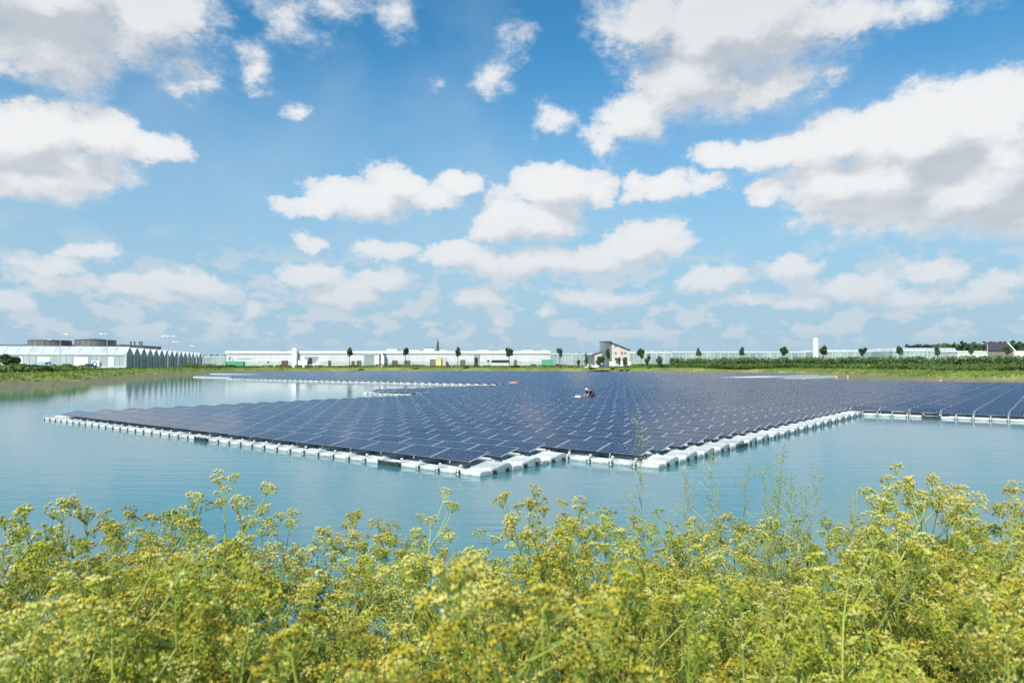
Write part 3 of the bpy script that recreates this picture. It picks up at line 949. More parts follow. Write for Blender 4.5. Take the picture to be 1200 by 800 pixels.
# ------------------------------------------------------------------ banks, hedges
def build_bank():
    rng = np.random.default_rng(21)
    # grass tufts on the far slopes, short: part of the setting's ground cover
    pts, hs = [], []
    n = len(SH)
    vis = []
    for i in range(n):
        x, y = SH[i]
        if y > 60 and abs(x) / y < 1.15: vis.append(i)
    N_ = 54000
    ii = rng.choice(vis, N_)
    t = rng.uniform(0, 1, N_)[:, None]
    Pn = SH[ii] * (1 - t) + SH[(ii + 1) % n] * t; Nn = SHN[ii]
    d = 1.9 + rng.uniform(0, 1, N_) ** .6 * 12.3
    P = Pn + Nn * d[:, None]
    z = np.array([ground_h(q) for q in d]) + rng.uniform(0, .12, N_)
    C = np.c_[P, z]
    keep = np.array([not in_pond(*p[:2]) for p in C])
    me = leaf_mesh('bank_grass', C[keep], .42, m_bank, rng, 1.2, up=.7)
    tag(link('grass', me), 'short green and straw coloured grass on the far banks of the pond', 'grass', kind='stuff')
    # dark low scrub along the top of the bank
    N_ = 56000
    ii = rng.choice(vis, N_)
    t = rng.uniform(0, 1, N_)[:, None]
    Pn = SH[ii] * (1 - t) + SH[(ii + 1) % n] * t; Nn = SHN[ii]
    s = ii + t[:, 0]
    d = 8.0 + rng.uniform(0, 1, N_) * 5.5
    P = Pn + Nn * d[:, None]
    hn = np.array([mnoise.noise(Vector((a * .16, b * .16, 3.1))) for a, b in P])
    hn2 = np.array([mnoise.noise(Vector((a * .03, b * .03, 9.1))) for a, b in P])
    # less scrub in front of the left greenhouse's gables
    open_ = (P[:, 0] < -70) & (P[:, 1] > 150) & (P[:, 1] < 262)
    top = np.where(open_, .25, .95 + .9 * hn + .45 * hn2); top = np.clip(top, .12, 1.9)
    z = np.array([ground_h(q) for q in d]) + rng.uniform(0, 1, N_) ** .8 * top
    C = np.c_[P, z]
    keep = np.array([not in_pond(*p[:2]) for p in C])
    me = leaf_mesh('bank_scrub', C[keep], .55, m_scrub, rng, .8, up=.2)
    tag(link('scrub', me), 'low green scrub and weeds along the top of the far bank', 'undergrowth', kind='stuff')


def hedge(path, depth, height, n, size, label, mat=None, name='hedge', rough=.45, core=.68, seed=1):
    rng = np.random.default_rng(seed)
    x0, y0, g0 = path[0]
    loc = np.array([x0, y0, g0])
    e = empty(name, tuple(loc)); tag(e, label, 'hedge')
    P = band_points(path, n, rng, depth, .1, height, rough) - loc
    link('leaves', leaf_mesh('leaves', P, size, mat or m_hedge, rng, .8, up=.3), e)
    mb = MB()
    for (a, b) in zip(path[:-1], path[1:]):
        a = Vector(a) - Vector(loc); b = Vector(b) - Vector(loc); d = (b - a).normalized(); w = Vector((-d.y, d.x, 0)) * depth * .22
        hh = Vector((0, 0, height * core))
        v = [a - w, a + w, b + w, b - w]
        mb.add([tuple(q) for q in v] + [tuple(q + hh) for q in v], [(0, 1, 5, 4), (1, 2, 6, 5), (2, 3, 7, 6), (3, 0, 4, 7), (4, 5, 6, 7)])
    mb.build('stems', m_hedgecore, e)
    return e


# ------------------------------------------------------------------ buildings
def left_greenhouse():
    t = empty('greenhouse', (pix(147, 260), 260, 2.0), math.atan2(-.239 * -1, .971) * 0)
    tag(t, 'long whitewashed greenhouse with a row of dark glass gables at the left', 'greenhouse')
    g = Vector((-.239, .971, 0)); l = Vector((-.971, -.239, 0))
    W_, NB, LEN, EH, RH = 9.7, 15, 125.0, 4.9, 7.95
    def P(a, b, z): q = g * a + l * b; return (q.x, q.y, z)
    # long front wall and the roofs
    mb = MB()
    mb.add([P(0, 0, 0), P(0, LEN, 0), P(0, LEN, EH), P(0, 0, EH)], [(0, 1, 2, 3)])
    mb.build('glass_wall', m_ghglass, t)
    mb = MB()
    for i in range(NB):
        a = i * W_
        mb.add([P(a, .0, EH), P(a, LEN, EH), P(a + W_ / 2, LEN, RH), P(a + W_ / 2, .0, RH), P(a + W_, LEN, EH), P(a + W_, .0, EH)],
               [(0, 1, 2, 3), (3, 2, 4, 5)])
    mb.build('roof', m_ghroof, t)
    # each gable
    for i in range(NB):
        a = i * W_
        mb = MB()
        mb.add([P(a + .15, -.06, 0), P(a + W_ - .15, -.06, 0), P(a + W_ - .15, -.06, EH), P(a + W_ / 2, -.06, RH - .12), P(a + .15, -.06, EH)], [(4, 3, 2, 1, 0)])
        mb.build('gable', m_ghdark, t)
    mb = MB()
    for i in range(NB + 1):
        a = i * W_
        mb.tube([P(a, -.2, 0), P(a, -.2, EH)], .28, 6)
        if i < NB:
            mb.tube([P(a, -.15, EH), P(a + W_ / 2, -.15, RH)], .14, 5); mb.tube([P(a + W_ / 2, -.15, RH), P(a + W_, -.15, EH)], .14, 5)
            mb.tube([P(a, -.15, EH), P(a + W_, -.15, EH)], .09, 5)
            mb.tube([P(a + W_ / 2, -.12, 0), P(a + W_ / 2, -.12, RH - .2)], .06, 4)
    for j in range(0, 64):
        b = j * LEN / 63
        mb.tube([P(-.08, b, 0), P(-.08, b, EH)], .07, 4)
    for j in range(0, 32):
        b = j * LEN / 31
        mb.tube([P(-.05, b, EH), P(W_ / 2 - .05, b, RH + .08)], .07, 4)
    mb.tube([P(-.12, 0, EH), P(-.12, LEN, EH)], .16, 5); mb.tube([P(W_ / 2, 0, RH + .05), P(W_ / 2, LEN, RH + .05)], .12, 5)
    mb.tube([P(-.12, 0, .25), P(-.12, LEN, .25)], .28, 5)
    mb.build('frame', m_ghframe, t)
    # bright blinds hanging inside the front wall
    rng = random.Random(4)
    for b0, b1 in ((3, 5), (10, 14), (20, 23.5), (27, 31), (33.5, 36), (50, 62), (66, 69), (72, 75)):
        mb = MB(); mb.add([P(-.12, b0 * 1.25, .6), P(-.12, b1 * 1.25 - .4, .6), P(-.12, b1 * 1.25 - .4, EH - .8), P(-.12, b0 * 1.25, EH - .8)], [(0, 1, 2, 3)])
        mb.build('blind', m_whiteclean, t)
    # ring sign and doors on the front wall
    c = P(-.3, 10.2, 1.6)
    def ring(cx, cz, r, mat, nme):
        mb = MB(); pts = [(cx + r * math.cos(k * math.pi / 8), c[1] - .05, cz + r * math.sin(k * math.pi / 8)) for k in range(17)]
        mb.tube(pts, .18, 5, cap=False); mb.build(nme, mat, t)
    mb = MB(); mb.box(c[0] - 1.7, c[0] + 1.7, c[1], c[1] + .1, .5, 2.7); sg = mb.build('sign_board', m_whiteclean, t)
    mb = MB(); pts = [(c[0] + .75 * math.cos(k * math.pi / 8), c[1] - .08, 1.6 + .75 * math.sin(k * math.pi / 8)) for k in range(17)]
    mb.tube(pts, .17, 5, cap=False); mb.build('ring_emblem', m_blue, sg)


def left_back():
    t = empty('packing_hall', (pix(70, 345), 345, 2.0)); tag(t, 'long brown flat roofed hall rising behind the left greenhouse', 'building')
    mb = MB(); mb.box(-75, pix(141, 345) - pix(70, 345), 0, 40, 0, hz(404.5, 345) - 2.0); mb.build('wall', m_brown, t)
    mb = MB(); mb.box(-75.3, pix(141, 345) - pix(70, 345) + .3, -.3, 40.3, hz(404.5, 345) - 2.0, hz(404.5, 345) - 1.6); mb.build('roof', m_roofgrey, t)
    for (xa, xb, yt, yc, d, lab) in ((47, 89, 400, 398.6, 338, 'low round rusty grey tank with flat top, left one of the two'),
                                 (100, 141, 399.6, 396.6, 338, 'round rusty grey water tank with a shallow conical roof behind the greenhouse')):
        r = (xb - xa) / 2 / F_PX * d; cx = pix((xa + xb) / 2, d); h = hz(yt, d) - 2; hc = hz(yc, d) - 2
        o = empty('water_tank', (cx, d - 6, 2)); tag(o, lab, 'tank', 'round tanks behind the greenhouse')
        mb = MB(); n = 40
        V = [(r * math.cos(2 * math.pi * i / n), r * math.sin(2 * math.pi * i / n), z) for z in (0, h) for i in range(n)]
        mb.add(V, [(i, (i + 1) % n, n + (i + 1) % n, n + i) for i in range(n)])
        for i in range(0, n, 2): mb.tube([(r * 1.005 * math.cos(2 * math.pi * i / n), r * 1.005 * math.sin(2 * math.pi * i / n), 0), (r * 1.005 * math.cos(2 * math.pi * i / n), r * 1.005 * math.sin(2 * math.pi * i / n), h)], .12, 4)
        mb.build('shell', m_tank, o)
        mb = MB(); mb.add([(r * 1.02 * math.cos(2 * math.pi * i / n), r * 1.02 * math.sin(2 * math.pi * i / n), h) for i in range(n)] + [(0, 0, hc)], [(i, (i + 1) % n, n) for i in range(n)])
        mb.build('roof', m_roofgrey, o)
        mb = MB(); mb.tube([(r * math.cos(2 * math.pi * i / n), r * math.sin(2 * math.pi * i / n), h + .1) for i in range(n + 1)], .18, 5, cap=False); mb.build('rim', m_roofdark, o)
    mb = MB(); mb.box(pix(56, 330), pix(60, 330), 330, 332, 2, hz(397.6, 330)); o = mb.build('roof_unit', m_whiteclean); tag(o, 'small white unit on top of the left round tank', 'roof unit')
    for i, px in enumerate((153, 157.5, 163.2, 165.8)):
        mb = MB(); d = 330; x = pix(px, d)
        mb.tube([(x, d, 2), (x, d, hz(400.5, d))], .38, 8); mb.tube([(x, d, hz(400.5, d)), (x, d, hz(400.0, d))], .5, 8)
        o = mb.build('chimney', m_tank)
        tag(o, ('slim grey chimney nearest the corner of the left greenhouse', 'second slim grey chimney behind the first gables', 'third slim grey chimney behind the dark gables',
                'slim grey chimney farthest right behind the dark gables')[i], 'chimney', 'slim chimneys behind the gables')


def pole(px, d, ytop, arm, label, r=.10):
    o = empty('lamp_post', (pix(px, d), d, 2.0)); tag(o, label, 'lamp post', 'tall lamp posts beside the left greenhouse')
    h = hz(ytop, d) - 2
    mb = MB(); mb.tube([(0, 0, 0), (0, 0, h * .5), (0, 0, h)], [r * 1.4, r * 1.1, r * .8], 8); mb.build('post', m_pole, o)
    for s in arm:
        mb = MB(); mb.tube([(0, 0, h), (s * .9, 0, h + .25), (s * 2.0, 0, h + .2)], [r * .6, r * .5, r * .4], 6); a = mb.build('arm', m_pole, o)
        mb = MB(); mb.prism([(-.2, h + .06), (.2, h + .06), (.14, h + .26), (-.14, h + .26)], 'x', min(s * 1.4, s * 2.6), max(s * 1.4, s * 2.6)); mb.build('lamp_head', m_lamp, a)


def white_building():
    d = 330.0
    X = lambda p: pix(p, d)
    Z = lambda y: hz(y, d) - 2.0
    t = empty('warehouse', (0, d, 2.0)); tag(t, 'very long low white warehouse across the pond with doors and rooftop boxes', 'warehouse')
    D = 42
    mb = MB(); mb.box(X(265), X(645), 0, D, 0, Z(414.6)); mb.build('wall', m_white, t)
    mb = MB(); mb.box(X(264.4), X(645.3), -.5, D, Z(414.4), Z(411.3)); mb.build('roof_edge', m_whiteclean, t)
    mb = MB(); mb.box(X(265), X(645), -.08, 0, Z(414.9) - .15, Z(414.6)); mb.build('shadow_gap', m_greystrip, t)
    mb = MB()
    for a, b in ((285, 345), (350, 357), (375, 427), (452, 504), (523, 555), (563, 576), (597, 634)):
        mb = MB(); mb.box(X(a), X(b), -.12, -.004, 0, Z(423.2)); mb.build('plinth', m_greystrip, t)
    # panel joints
    mb = MB()
    for p in range(272, 645, 9):
        if not (344 < p < 352 or 355 < p < 376): mb.box(X(p), X(p) + .12, -.03, -.004, Z(422), Z(415.2))
    mb.build('cladding_joint', m_greystrip, t)
    # rooftop
    for (a, b, yt) in ((453, 465.5, 408.6), (496.5, 509, 407.9)):
        mb = MB(); mb.box(X(a), X(b), -.3, 9, Z(411.3) + .003, Z(yt)); o = mb.build('rooftop_box', m_white, t)
        if a > 480:
            for q in range(4):
                mm = MB(); mm.tube([(X(a + 1.5 + q * 3), 1, Z(yt)), (X(a + 1.5 + q * 3), 1, Z(yt) + .45)], .35, 7); mm.build('vent', m_dark, o)
    for (a, b) in ((474, 492), (512, 524), (557, 574), (583, 597), (609, 627), (633, 644)):
        mb = MB(); h = Z(410.2) - Z(411.3)
        mb.prism([(X(a), Z(411.3) + .003), (X(b), Z(411.3) + .003), (X(b) - 1.4, Z(411.3) + h), (X(a) + 1.4, Z(411.3) + h)], 'y', 3, 12); mb.build('skylight', m_whiteclean, t)
    mb = MB(); mb.prism([(X(313), Z(411.3) + .003), (X(327), Z(411.3) + .003), (X(325), Z(410)), (X(315), Z(410))], 'y', 6, 14); mb.build('rooftop_unit', m_roofgrey, t)
    # pillar
    mb = MB(); mb.box(X(344), X(349.2), -2.4, -.52, 0, Z(408.2)); mb.box(X(345), X(348), -2.0, -.6, Z(408.2), Z(407.7)); mb.build('white_tower', m_whiteclean, t)
    # loading opening with slanted side
    mb = MB(); mb.add([(X(357), -.10, Z(418)), (X(374), -.10, Z(418)), (X(369), -.10, Z(425.2)), (X(361), -.10, Z(425.2)), (X(361), -.10, Z(421.5)), (X(357), -.10, Z(421))], [(0, 5, 4, 3, 2, 1)])
    o = mb.build('loading_bay', m_grey, t)
    mb = MB(); mb.box(X(361.5), X(366), -.16, -.11, Z(426.5), Z(419.3)); mb.build('dark_opening', m_dark, o)
    mb = MB(); mb.box(X(350), X(361), -1.4, -.2, 0, Z(422.2)); mb.build('low_wall', m_whiteclean, t)
    # roller door
    mb = MB(); mb.box(X(427), X(438), -.14, -.01, 0, Z(417)); o = mb.build('roller_door', m_grey, t)
    mb = MB(); mb.box(X(426.4), X(438.4), -.3, -.15, Z(417), Z(416.3)); mb.build('frame', m_teal, o)
    # dark door beside a white box
    mb = MB(); mb.box(X(444.6), X(447.6), -.14, -.01, 0, Z(413.9)); mb.build('dark_door', m_dark, t)
    mb = MB(); mb.box(X(447.8), X(451.2), -3.0, -.02, 0, Z(414.8)); bx = mb.build('white_lobby', m_whiteclean, t)
    mb = MB(); mb.box(X(449.8), X(451.4), -3.05, -.6, Z(416.0), Z(414.0)); mb.build('dark_hood', m_dark, bx)
    # grey doors and the long dark bay
    mb = MB(); mb.box(X(555.5), X(562.3), -.14, -.01, 0, Z(413)); o = mb.build('grey_door', m_grey, t)
    mb = MB(); mb.box(X(556), X(560), -.2, -.15, 0, Z(419)); mb.build('dark_opening', m_dark, o)
    mb = MB(); mb.box(X(576), X(597), -.2, -.01, Z(424.6), Z(421.8)); mb.build('low_dark_bay', m_dark, t)
    mb = MB(); mb.box(X(571), X(573.5), -.2, -.01, Z(424.2), Z(421.8)); mb.build('small_window', m_dark, t)
    mb = MB(); mb.box(X(313.5), X(315.6), -.2, -.01, Z(425), Z(423.3)); mb.build('small_window', m_dark, t)
    # painted sign on the left end: teal emblem and a short line of grey lettering
    mb = MB()
    mb.add([(X(267.5), -.05, Z(422)), (X(269), -.05, Z(417.4)), (X(270.4), -.05, Z(417.4)), (X(270.2), -.05, Z(422))], [(0, 1, 2, 3)])
    mb.box(X(272), X(273.4), -.06, -.005, Z(422.4), Z(420.8)); mb.build('teal_emblem', m_teal2, t)
    mb = MB(); rr = random.Random(8); p = 277.5
    while p < 295:
        w_ = rr.uniform(.45, .8); hgt = rr.choice((.9, .9, 1.3))
        mb.box(X(p), X(p) + .08, -.05, -.005, Z(421), Z(421 - hgt)); mb.box(X(p + w_) - .08, X(p + w_), -.05, -.005, Z(421), Z(420.1))
        mb.box(X(p) + .09, X(p + w_) - .09, -.05, -.005, Z(420.1) - .08, Z(420.1) + .03) if rr.random() < .6 else mb.box(X(p) + .09, X(p + w_) - .09, -.05, -.005, Z(421), Z(421) + .1)
        p += w_ + .35
    mb.build('lettering', m_text, t)
    # things standing in front of it
    def crate_stack(a, b, yt, label, g=True):
        o = empty('crate_stack', (X((a + b) / 2), d - 3.2, 2.0)); tag(o, label, 'crates', 'brown stacks of crates before the warehouse')
        w = X(b) - X(a); h = hz(yt, d) - 2; nrow = max(3, int(h / .4))
        cols = max(1, int(w / 1.3))
        for c in range(cols):
            mb = MB(); x0 = -w / 2 + w * c / cols
            for k in range(nrow):
                z0 = h * k / nrow
                mb.box(x0 + .03, x0 + w / cols - .06, -.6, .6, z0 + .05, z0 + h / nrow - .02)
                for q in (0, .45, .85): mb.box(x0 + .03 + q * (w / cols - .25), x0 + .15 + q * (w / cols - .25), -.58, .58, z0 - .01 if k else 0, z0 + .046)
            mb.build('crate_column', m_rust, o)
    for a, b, yt, lab in ((333, 340, 422.4, 'reddish brown crate stack just left of the white tower'), (387, 390, 422.4, 'small brown crate stack right of the slanted loading bay'),
                          (414, 417.5, 422.8, 'left part of the brown crates before the roller door'), (420, 425, 422.4, 'brown crate stack directly left of the grey roller door'),
                          (461, 467.5, 422.2, 'dark brown crate stack under the first rooftop box'), (475, 482, 422.2, 'brown crate stack below the young tree near the warehouse middle'),
                          (540, 546, 421.6, 'reddish brown crate stack beside the tree right of the yellow container'), (602, 606, 421.6, 'small brown crate stack right of the long dark bay')):
        crate_stack(a, b, yt, lab)
    def container(a, b, yt, dd, mat, label, depth=2.4):
        o = empty('container', (pix((a + b) / 2, dd), dd, 2.0)); tag(o, label, 'container')
        w = (b - a) / F_PX * dd; h = hz(yt, dd) - 2
        mb = MB(); mb.box(-w / 2 + .12, w / 2 - .12, .08, depth - .08, .15, h - .12)
        n = int(w / .5)
        for k in range(n): mb.box(-w / 2 + .2 + k * (w - .4) / n, -w / 2 + .2 + k * (w - .4) / n + .2, .02, .079, .2, h - .16)
        mb.build('shell', mat, o)
        mb = MB()
        for sx in (-1, 1):
            for yy in (0, depth): mb.box(sx * (w / 2 - .09) - .09, sx * (w / 2 - .09) + .09, yy - .09, yy + .09, 0, h)
        mb.box(-w / 2, w / 2, -.07, .07, h - .12, h + .02); mb.box(-w / 2, w / 2, -.07, .07, .02, .15); mb.build('corner_frame', mat, o)
    container(264.5, 285, 423.3, 322, m_teal, 'long green container at the left end of the white warehouse')
    container(510.5, 517, 418.8, 325, m_yellow, 'yellow container standing before the white warehouse')
    container(517.3, 522.3, 419.2, 326, m_cream, 'pale cream container right beside the yellow one')
    container(504, 510, 421, 326, m_brown, 'low brown container left of the yellow one')
    container(635, 648, 421.5, 322, m_teal, 'green container at the right end of the white warehouse')


def venlo(x0p, x1p, d, ytop, yeave, label, nb=None, name='greenhouse', depth=60, slope_end=False, posts=1):
    """glasshouse seen along its gutters: a comb of small ridges over a glazed wall"""
    t = empty(name, (pix(x0p, d), d, 2.0)); tag(t, label, 'greenhouse')
    w = pix(x1p, d) - pix(x0p, d); H, E_ = hz(ytop, d) - 2, hz(yeave, d) - 2
    nb = nb or int(w / 4.0)
    mb = MB(); mb.box(0, w, 0, .1, 0, E_); mb.box(0, .1, .1, depth, 0, E_); mb.box(w - .1, w, .1, depth, 0, E_); mb.build('glass_wall', m_ghclear, t)
    mb = MB(); b = w / nb
    for i in range(nb):
        x = i * b; e = b * (.5 if not (slope_end and i == nb - 1) else .2)
        mb.add([(x, -.05, E_), (x + e, -.05, H), (x + b, -.05, E_), (x, depth, E_), (x + e, depth, H), (x + b, depth, E_)], [(0, 1, 4, 3), (1, 2, 5, 4), (0, 2, 1), (3, 4, 5)])
    mb.build('roof', m_ghroof, t)
    mb = MB()
    for i in range(nb + 1): mb.tube([(i * b, -.12, 0), (i * b, -.12, E_)], .14 * posts, 5)
    for i in range(0, nb + 1, 2): mb.box(i * b - .09, i * b + .09, -.1, depth, E_ - .1, E_ + .05)
    mb.tube([(0, -.14, E_), (w, -.14, E_)], .16, 5); mb.tube([(0, -.14, E_ * .5), (w, -.14, E_ * .5)], .06, 5); mb.box(0, w, -.2, -.02, 0, .6)
    mb.build('frame', m_ghframe, t)
    return t


def house():
    d = 300.0; X = lambda p: pix(p, d) - pix(717, d); Z = lambda y: hz(y, d) - 2
    t = empty('house', (pix(717, d), d, 2.0)); tag(t, 'cream house with steep single pitch roof and tall grey glass stair front', 'house')
    mb = MB(); mb.prism([(X(717), 0), (X(738), 0), (X(738), Z(410.5)), (X(717), Z(401.3))], 'y', 0, 11); mb.build('wall', m_cream, t)
    mb = MB(); mb.prism([(X(714), Z(399.9)), (X(714), Z(400.7)), (X(738.8), Z(411.0) + .1), (X(738.8), Z(410.2) + .1)], 'y', -.6, 11.6); mb.build('roof', m_roofdark, t)
    mb = MB(); mb.box(X(706.2), X(716.9), .8, 10, 0, Z(400.3)); mb.build('glass_front', m_houseglass, t)
    mb = MB()
    for q in range(5): mb.box(X(706.2 + q * 2.6), X(706.2 + q * 2.6) + .14, .70, .795, 0, Z(400.4))
    for q in range(6): mb.box(X(706.2), X(716.8), .72, .794, q * 1.9, q * 1.9 + .14)
    mb.build('glazing_bar', m_roofgrey, t)
    mb = MB(); mb.box(X(705.8), X(717.3), .4, 10.3, Z(400.3), Z(399.4)); mb.build('flat_cap', m_roofgrey, t)
    for (a, b, y0, y1) in ((720.3, 722.3, 404, 407), (720.3, 722.3, 412, 415), (727.8, 730, 412, 415.3), (731.8, 734, 412, 415.3), (720.5, 726.8, 419, 422), (731, 735, 418, 421.5)):
        mb = MB(); mb.box(X(a), X(b), -.06, -.004, Z(y1), Z(y0)); o = mb.build('window', m_window, t)
        mb = MB(); mb.box(X(a) - .1, X(b) + .1, -.12, -.064, Z(y1) - .14, Z(y1)); mb.box(X(a) - .1, X(b) + .1, -.12, -.064, Z(y0), Z(y0) + .1); mb.box(X((a + b) / 2) - .05, X((a + b) / 2) + .05, -.1, -.064, Z(y1), Z(y0)); mb.build('frame', m_whiteclean, o)
    # low wing with its slanting roof
    mb = MB(); mb.prism([(X(690), 0), (X(706), 0), (X(706), Z(412.2)), (X(690), Z(417.5))], 'y', 2, 9); mb.build('wing', m_cream, t)
    mb = MB(); mb.prism([(X(688.6), Z(418.0) + .1), (X(706.1), Z(412.2) + .1), (X(706.1), Z(411.0)), (X(688.6), Z(417.0))], 'y', 1.5, 9.5); mb.build('wing_roof', m_roofgrey, t)
    mb = MB(); mb.box(X(713), X(738), -3, -2.6, 0, Z(423.4)); o = mb.build('garden_wall', m_whiteclean); o.location = t.location; tag(o, 'low white garden wall in front of the cream house', 'garden wall')
    e = empty('shed', (pix(693.5, 292), 292, 2)); tag(e, 'small dark grey shed left of the cream house', 'shed')
    mb = MB(); mb.box(-1.2, 1.2, 0, 3, 0, hz(417.8, 292) - 2); mb.build('wall', m_houseglass, e)
    mb = MB(); mb.prism([(-1.4, hz(417.8, 292) - 2), (1.4, hz(417.8, 292) - 2), (1.2, hz(417.0, 292) - 2), (-1.2, hz(417.0, 292) - 2)], 'y', -.2, 3.2); mb.build('roof', m_roofgrey, e)
    # pale sandy mound / sacks left of the house
    for i, (px, w_, h_, lab) in enumerate(((692, 5.2, 1.35, 'low pale sand heap in front of the grey shed'), (702, 6.5, 1.5, 'wide pale sand heap left of the cream house'))):
        rng = np.random.default_rng(i + 5); n, m_ = 18, 6; V = []
        for a in range(m_ + 1):
            for b in range(n):
                r = 1 - a / m_; th = 2 * math.pi * b / n; k = 1 + .12 * rng.normal()
                V.append((w_ / 2 * r * math.cos(th) * k, 1.8 * r * math.sin(th) * k, h_ * (1 - r ** 2) + .05 * rng.normal() if a else 0))
        F = [(a * n + b, a * n + (b + 1) % n, (a + 1) * n + (b + 1) % n, (a + 1) * n + b) for a in range(m_) for b in range(n)]
        o = link('sand_heap', bulk('sand_heap', V, F, m_cream, smooth=True), None, (pix(px, 288), 288, 2.0)); tag(o, lab, 'sand heap', 'pale heaps beside the house')


def barn():
    d = 262.0; X = lambda p: pix(p, d) - pix(1175, d); Z = lambda y: hz(y, d) - 2
    t = empty('barn', (pix(1175, d), d, 2)); tag(t, 'barn with big dark tiled roof and white gable trim at the right edge', 'barn')
    xl, xr, ez, rz_ = X(1157), X(1190), Z(410.5), Z(401.2)
    dx = 5.2                      # gable end turned a little towards the viewer
    # roof: near eave, ridge, far eave
    mb = MB(); mb.add([(xl - .4, -.4, ez - .1), (xr - .6, -.4, ez - .1), (xr + .2, 4.6, rz_), (xl + 3.0, 4.6, rz_), (xr + dx - 1.9 + .8, 9.6, ez - .1), (xl + 5, 9.6, ez - .1)],
                       [(0, 1, 2, 3), (3, 2, 4, 5), (0, 3, 5)]); mb.build('roof', m_roofdark, t)
    mb = MB(); mb.add([(xl, 0, 0), (xr - .8, 0, 0), (xr - .8, 0, ez - .12), (xl, 0, ez - .12)], [(0, 1, 2, 3)]); mb.build('wall', m_brown, t)
    mb = MB(); mb.add([(xr - .8, 0, 0), (xr + dx - 1.4, 9.2, 0), (xr + dx - 1.4, 9.2, ez), (xr + .1, 4.6, rz_ - .3), (xr - .8, 0, ez - .1)], [(0, 1, 2, 3, 4)]); mb.build('gable', m_brickred, t)
    mb = MB(); mb.tube([(xr - .4, -.5, ez - .2), (xr + .5, 4.6, rz_ + .05), (xr + dx - .6, 9.8, ez - .2)], .25, 5); mb.build('gable_trim', m_whiteclean, t)
    mb = MB(); mb.box(xr + .15, xr + .9, 2.4, 4.8, ez + .1, ez + 1.1, rz=0); mb.build('gable_window', m_whiteclean, t)
    mb = MB(); mb.box(xr - .9, xr + 3.4, -.9, -.5, 0, Z(411.6)); mb.build('white_lean_to', m_whiteclean, t)
    e = empty('low_hall', (pix(1122, 330), 330, 2)); tag(e, 'low long white hall between the greenhouses and the barn', 'hall')
    w = pix(1210, 330) - pix(1122, 330)
    mb = MB(); mb.box(0, w, 0, 12, 0, hz(412.5, 330) - 2); mb.build('wall', m_white, e)
    mb = MB(); mb.box(-.2, w + .2, -.3, 12.3, hz(412.5, 330) - 2, hz(411.2, 330) - 2); mb.build('roof', m_whiteclean, e)
    pole(1157.3, 258, 403, (-1,), 'pale lamp post directly left of the dark roofed barn', .12)


def silo():
    d = 290; o = empty('silo', (pix(956, d), d, 2)); tag(o, 'tall slim white silo rising above the hedge', 'silo')
    r = 3.1 / F_PX * d; h = hz(397.2, d) - 2
    mb = MB(); mb.tube([(0, 0, 0), (0, 0, h)], r, 24, cap=False)
    for z in range(1, 6): mb.tube([(0, 0, h * z / 6 - .06), (0, 0, h * z / 6 + .06)], r * 1.02, 24)
    mb.build('shell', m_whiteclean, o)
    mb = MB(); mb.tube([(0, 0, h), (0, 0, h + .25), (0, 0, h + .5)], [r * 1.03, r * .8, r * .2], 24); mb.build('roof', m_whiteclean, o)
    mb = MB()
    for s in (-.25, .25): mb.tube([(s + r * .3, -r - .12, 0), (s + r * .3, -r - .12, h)], .05, 5)
    mb.build('ladder', m_pole, o)


def vehicle(px, d, L_, H, mat, kind, label, rz=0.0, z=2.0):
    o = empty('parked_' + kind, (pix(px, d), d, z), rz); tag(o, label, kind)
    if kind == 'car':
        low = [(-L_ / 2, .35), (L_ / 2, .35), (L_ / 2, .75), (L_ * .42, .9), (-L_ * .44, .92), (-L_ / 2, .8)]
        cab = [(-L_ * .40, .9), (L_ * .27, .9), (L_ * .10, H), (-L_ * .28, H)]
    else:
        low = [(-L_ / 2, .4), (L_ / 2, .4), (L_ / 2, 1.1), (L_ * .40, H * .55), (-L_ / 2, H * .55)]
        cab = [(-L_ * .49, H * .55), (L_ * .39, H * .55), (L_ * .28, H), (-L_ * .48, H)]
    mb = MB(); mb.prism(low, 'y', -.88, .88); b = mb.build('body', mat, o)
    mb = MB(); mb.prism(cab, 'y', -.78, .78)
    mb.build('cabin', m_window if kind == 'car' else mat, o)
    if kind == 'car':
        mb = MB(); mb.box(-L_ * .26, L_ * .08, -.74, .74, H - .01, H + .05); mb.build('roof', mat, o)
    else:
        mb = MB(); mb.box(L_ * .12, L_ * .33, -.80, -.782, H * .6, H * .9); mb.build('side_window', m_window, o)
    for sx in (-.31, .31):
        for sy in (-.8, .8):
            mb = MB(); mb.tube([(sx * L_, sy - .1, .33), (sx * L_, sy + .1, .33)], .33, 14); w = mb.build('wheel', m_tyre, o)
            mb = MB(); mb.tube([(sx * L_, sy - .12, .33), (sx * L_, sy + .12, .33)], .18, 10); mb.build('rim', m_alu, w)


